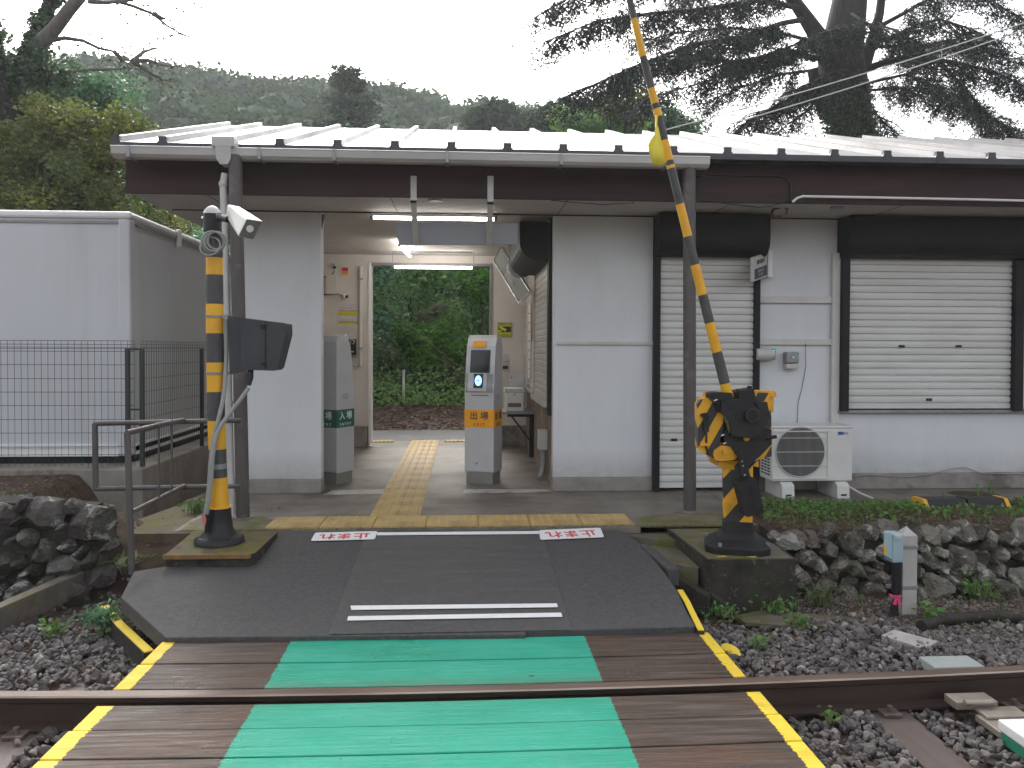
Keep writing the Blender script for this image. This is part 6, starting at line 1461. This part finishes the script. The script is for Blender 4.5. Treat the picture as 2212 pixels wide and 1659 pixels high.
def tree(name, lab, cat, base, blobs, n, size, mt, trunkr=.12, nb=10, lr=(.25,.5), bark=None, group=None, limbs=(), aspect=.6):
    r = root(name, lab, cat, tuple(base), group); m = MB(); base = np.array(base, float); allp, allr = [], []
    for c, rx, ry, rz, k in blobs: P, R = lumps(c, rx, ry, rz, k, *lr); allp.append(P); allr.append(R)
    P = np.concatenate(allp); R = np.concatenate(allr); top = P.mean(0)
    tr = wander(base, top, 5, trunkr*.5); m.tube(tr, np.linspace(trunkr, trunkr*.4, 6), 8)
    for i in rng.choice(len(P), min(nb, len(P)), replace=False):
        s0_ = tr[rng.integers(2, 5)]; m.tube(wander(s0_, P[i], 4, .08), np.linspace(trunkr*.35, .01, 5), 6)
    for L in limbs: m.tube(L, np.linspace(.05, .015, len(L)), 6)
    m.build('trunk', bark or M['bark'], r); w = R**2/(R**2).sum(); k = rng.choice(len(P), n, p=w)
    d = rng.normal(size=(n, 3)); d /= np.linalg.norm(d, axis=1, keepdims=True); d[:, 2] *= .8
    pts = P[k] + d*(R[k]*(.45 + .6*rng.random(n)**.7))[:, None] + .04*rng.normal(size=(n, 3)); leaves(pts, size, 'crown', mt, r, aspect=aspect); return r
# yellow green broadleaf in front, behind the container
Yg = 12.6
T_ = lambda u, v, Y=Yg: tp(u, v, Y)
tree('broadleaf_tree', 'yellow green broadleaf tree spreading behind the white container', 'tree', (T_(120, 1000)[0], Yg, 0.2),
     [(T_(60,390), 1.0, .7, .55, 16), (T_(180,360), 1.0, .7, .65, 18), (T_(235,300), .7, .5, .38, 12), (T_(290,295), .32, .3, .12, 6), (T_(40,330), .6, .5, .35, 9), (T_(140,280), .7, .5, .35, 10), (T_(250,385), .55, .5, .5, 10), (T_(340,470), .8, .5, .35, 10), (T_(130,440), 1.3, .6, .3, 14)],
     30000, .07, LG['yg'], .14, 16, (.15,.38), limbs=[[T_(130,440), T_(180,425), T_(230,425), T_(270,412)], [T_(170,430), T_(150,440), T_(120,452)]])
tree('broadleaf_tree', 'mid green tree behind the ivy clad trunk at the upper left', 'tree', (tp(120, 900, 17)[0], 17, .4),
     [(tp(130,250,17), 1.5, .9, .8, 18), (tp(60,230,17), 1.2, .9, .8, 14), (tp(170,205,17), .9, .7, .38, 10), (tp(20,300,17), 1.2, .8, .9, 12), (tp(210,300,17), .8, .6, .7, 10)], 20000, .11, LG['dark'], .16, 10, (.3,.6))
tree('broadleaf_tree', 'dark green tree at the left edge behind the container', 'tree', (tp(30, 900, 15.5)[0], 15.5, .3),
     [(tp(40,420,15.5), 1.6, .8, .8, 16), (tp(200,440,15.5), 1.4, .8, .5, 14), (tp(330,430,15.5), 1.0, .7, .6, 12), (tp(390,490,15.5), .8, .6, .5, 8)], 16000, .10, LG['mid'], .16, 10, (.3,.55))
# conifer behind the roof
YC_ = 38.
cf_ = root('conifer', 'pointed loose conifer rising above the middle of the roof against the hill', 'tree', (float(tp(758, 700, YC_)[0]), YC_, 2))
ct = tp(755, 150, YC_); cb = tp(760, 480, YC_); m = MB().tube([cb, ct], [.22, .04], 8); pts = []
for i in range(150):
    t = rng.random()**.8; c = ct*(1-t) + cb*t; L = .35 + 2.3*t**.75*(.7 + .5*rng.random()); a = rng.uniform(0, 2*pi); e = c + np.array([L*cos(a), L*sin(a), .25*L + rng.normal()*.15])
    m.tube([c, (c+e)/2 + np.array([0,0,-.06]), e], [.03, .02, .008], 4); q = 60; tt = rng.uniform(.25, 1.05, (q, 1)); pts.append(c*(1-tt) + e*tt + rng.normal(size=(q, 3))*np.array([.16,.16,.10]))
m.build('trunk', M['bark'], cf_); leaves(np.concatenate(pts), .30, 'crown', leafmat('leaf_conifer', [(.02,.045,.022), (.03,.065,.03), (.045,.085,.035)], .25, .5), cf_, aspect=.35)
# lower trees seen above the roof right of the hill
for (u, v, Y, rx, rz, mt, nn, lab) in [(1120, 262, 42, 2.3, .9, 'hill', 4200, 'rounded green tree above the roof left of the boom'), (1215, 262, 38, 1.6, .7, 'hill', 3200, 'small rounded tree above the roof just left of the boom'),
       (1300, 262, 24, 1.3, .45, 'mid', 3800, 'leafy green tree top above the roof behind the raised boom'), (1340, 225, 22, .8, .45, 'yg', 1400, 'sprawling yellow green tree top beside the raised boom'), (1450, 270, 26, 1.3, .35, 'dark', 3000, 'dark low tree top above the roof right of the boom')]:
    c = tp(u, v, Y); tree('tree', lab, 'tree', (c[0], Y, float(gz(c[0], Y))), [(c, rx, rx*.7, rz, 14)], nn, .16 if Y < 30 else .34, LG[mt], .15, 8, (.3,.5) if Y < 30 else (.5,1.0), group='tree tops behind the roof')

# ---- big cedar at the upper right
YK = 20.
ck = root('cedar_tree', 'huge dark cedar with ivy clad forked trunk and drooping needle boughs at the upper right', 'tree', (float(tp(1845, 800, YK)[0]), YK, .3))
K = lambda u, v, d=0.: tp(u, v, YK + d)
px = lambda p: p/1700*YK
m = MB()
m.tube([K(1850,800), K(1848,330), K(1845,285), K(1835,240), K(1822,180), K(1815,120), K(1826,60), K(1835,0), K(1842,-60), K(1848,-200)], [px(50), px(44), px(41), px(45), px(50), px(48), px(42), px(37), px(34), px(28)], 14)
m.tube([K(1800,140,-.2), K(1765,75,-.4), K(1735,30,-.5), K(1700,-20,-.6), K(1680,-80,-.6)], [px(24), px(19), px(15), px(12), px(9)], 10)
m.tube([K(1862,150,.2), K(1885,85,.2), K(1900,30,.2), K(1908,-40,.2)], [px(18), px(13), px(10), px(8)], 10)
m.tube([K(1790,250,.4), K(1772,200,.5), K(1765,150,.5)], [px(22), px(20), px(22)], 8)
limbs_ = []   # (points, radius px at root)
def add_limb(pts, r0): limbs_.append(([K(*p) for p in pts], r0))
add_limb([(1760,128,-.3),(1720,113,-.8),(1680,112,-1.3),(1640,126,-1.8),(1580,134,-2.4),(1500,122,-3),(1430,122,-3.4),(1350,150,-3.8)], 10)
add_limb([(1640,126,-1.8),(1590,150,-1.4),(1530,175,-1.2),(1460,195,-1),(1390,215,-1)], 5)
add_limb([(1775,175,0),(1740,200,-.6),(1690,222,-1.2),(1640,250,-1.8),(1600,285,-2.2)], 7)
add_limb([(1770,205,.2),(1745,240,.6),(1700,270,1),(1660,300,1.2)], 5)
add_limb([(1750,40,-.4),(1690,50,-1),(1610,78,-1.8),(1500,95,-2.6),(1380,140,-3.2),(1290,180,-3.6),(1230,205,-3.8)], 9)
add_limb([(1740,20,-.5),(1640,0,-1.2),(1520,20,-2),(1400,30,-2.6),(1290,45,-3),(1190,85,-3.4)], 9)
add_limb([(1720,-10,-.5),(1600,-50,-1.4),(1450,-60,-2),(1320,-30,-2.6),(1220,0,-3),(1175,25,-3.2)], 9)
add_limb([(1760,90,.8),(1680,70,1.6),(1580,60,2.4),(1470,70,3),(1370,90,3.4)], 7)
add_limb([(1770,150,.8),(1690,160,1.6),(1600,190,2.2),(1520,225,2.6)], 6)
add_limb([(1870,150,0),(1910,135,-.4),(1960,122,-.8),(2020,128,-1.2),(2085,140,-1.6),(2150,155,-2),(2230,195,-2.4)], 12)
add_limb([(2020,128,-1.2),(2050,155,-1.4),(2085,195,-1.6),(2130,245,-1.8),(2190,290,-2)], 8)
add_limb([(1868,196,0),(1920,192,.4),(1980,190,.6),(2040,205,.8),(2095,232,1)], 5)
add_limb([(1880,95,0),(1930,80,-.5),(1985,52,-1),(2030,42,-1.4),(2090,60,-1.8),(2160,90,-2.2)], 8)
add_limb([(1895,60,.2),(1950,30,0),(2020,-10,-.4),(2110,-20,-.8),(2200,40,-1.2)], 8)
add_limb([(1880,100,.8),(1960,100,1.6),(2050,90,2.2),(2150,120,2.8),(2230,150,3)], 7)
add_limb([(1870,215,.3),(1890,240,.6),(1910,270,.8),(1925,300,1)], 4)
add_limb([(1870,180,.6),(1960,160,1.2),(2050,210,1.8),(2140,260,2.2),(2230,300,2.5)], 6)
add_limb([(1905,0,.2),(1960,-60,.4),(2060,-80,.6),(2160,-40,.8)], 7)
add_limb([(1830,60,-.8),(1780,70,-1.6),(1720,95,-2.2),(1660,115,-2.6)], 5)
add_limb([(1840,30,-.8),(1870,50,-1.5),(1920,60,-2),(1970,90,-2.4)], 5)
add_limb([(1830,150,-.8),(1790,160,-1.4),(1740,185,-1.8),(1700,200,-2)], 4)
add_limb([(1720,0,.5),(1650,-30,1.2),(1560,-20,2),(1450,0,2.5)], 7)
npts = []; tw = MB()
for pts, r0 in limbs_:
    nn = len(pts); m.tube(pts, [px(r0*.68)*(1-.85*i/(nn-1)) for i in range(nn)], 8)
    pts = np.array(pts); seg = np.linalg.norm(np.diff(pts, axis=0), axis=1); cum = np.concatenate([[0], np.cumsum(seg)]); L = cum[-1]
    s = .45
    while s < L:
        i = min(np.searchsorted(cum, s) - 1, nn-2); t = (s - cum[i])/seg[i]; p = pts[i]*(1-t) + pts[i+1]*t; d = (pts[i+1]-pts[i])/seg[i]
        if s > L*.14 and rng.random() < .93:
            side = rng.choice([-1, 1]); yv = np.cross(d, [0,0,1]); yv /= np.linalg.norm(yv) + 1e-9
            ln = rng.uniform(.5, 1.35)*(1 - .25*s/L)
            e = p + d*ln*rng.uniform(.3, .8) + yv*side*ln*rng.uniform(.25, .95) + np.array([0, 0, -ln*rng.uniform(.1, .55)]); md = (p+e)/2 + np.array([0,0,.10*ln])
            tw.tube([p, md, e], [.020, .013, .005], 4)
            q = int(60*ln + 14); tt = rng.uniform(.15, 1.05, (q, 1)); c = p*(1-tt)**2 + md*2*tt*(1-tt) + e*tt**2
            hang = rng.random((q, 1))**1.3*.30
            npts.append(c + rng.normal(size=(q, 3))*np.array([.075,.075,.03]) - np.array([0,0,1.])*hang)
        s += rng.uniform(.04, .10)
    tt = rng.uniform(.3, 1, 60); 
m.build('trunk', M['bark'], ck); tw.build('twigs', M['bark'], ck)
npts = np.concatenate(npts); npts = np.concatenate([npts, npts[::2] + rng.normal(size=npts[::2].shape)*.10]); leaves(npts, .10, 'crown', LG['cedar'], ck, aspect=.28, droop=.8)
q = 6000; t = rng.random((q, 1)); a_, b_ = K(1848,340), K(1822,190); p = a_*(1-t) + b_*t; d = rng.normal(size=(q, 3)); d /= np.linalg.norm(d, axis=1, keepdims=True); p = p + d*px(50)*rng.uniform(.85, 1.2, (q, 1))
leaves(p, .10, 'ivy', LG['ivy'], ck)
print('needles', len(npts))

# ---------------------------------------------------------------- damp autumn air
hz_ = MB().box(-130, 130, -30, 230, -3.0, 62).build('haze', mat('x_tmp', (1,1,1)), kind='stuff'); hm = bpy.data.materials.new('damp_air'); hm.use_nodes = True; hn_ = hm.node_tree
hn_.nodes.remove(hn_.nodes['Principled BSDF']); pv = hn_.nodes.new('ShaderNodeVolumePrincipled'); pv.inputs['Color'].default_value = (.93,.96,1,1); pv.inputs['Density'].default_value = .0013; pv.inputs['Anisotropy'].default_value = 0.2
hn_.links.new(pv.outputs[0], hn_.nodes['Material Output'].inputs['Volume']); hz_.data.materials[0] = hm
tag(hz_, 'pale damp haze that fades the far hill', 'haze')
for q_ in range(1):
    bpy.data.materials.remove(bpy.data.materials['x_tmp'])

# lettering outlines become plain meshes
bpy.context.view_layer.update(); dg = bpy.context.evaluated_depsgraph_get()
for o in [o for o in bpy.data.objects if o.type == 'FONT']:
    me = bpy.data.meshes.new_from_object(o.evaluated_get(dg)); n = bpy.data.objects.new('lettering', me); COL.objects.link(n); n.parent = o.parent; n.matrix_local = o.matrix_local.copy()
    if not me.materials: me.materials.append(o.data.materials[0])
    bpy.data.objects.remove(o)
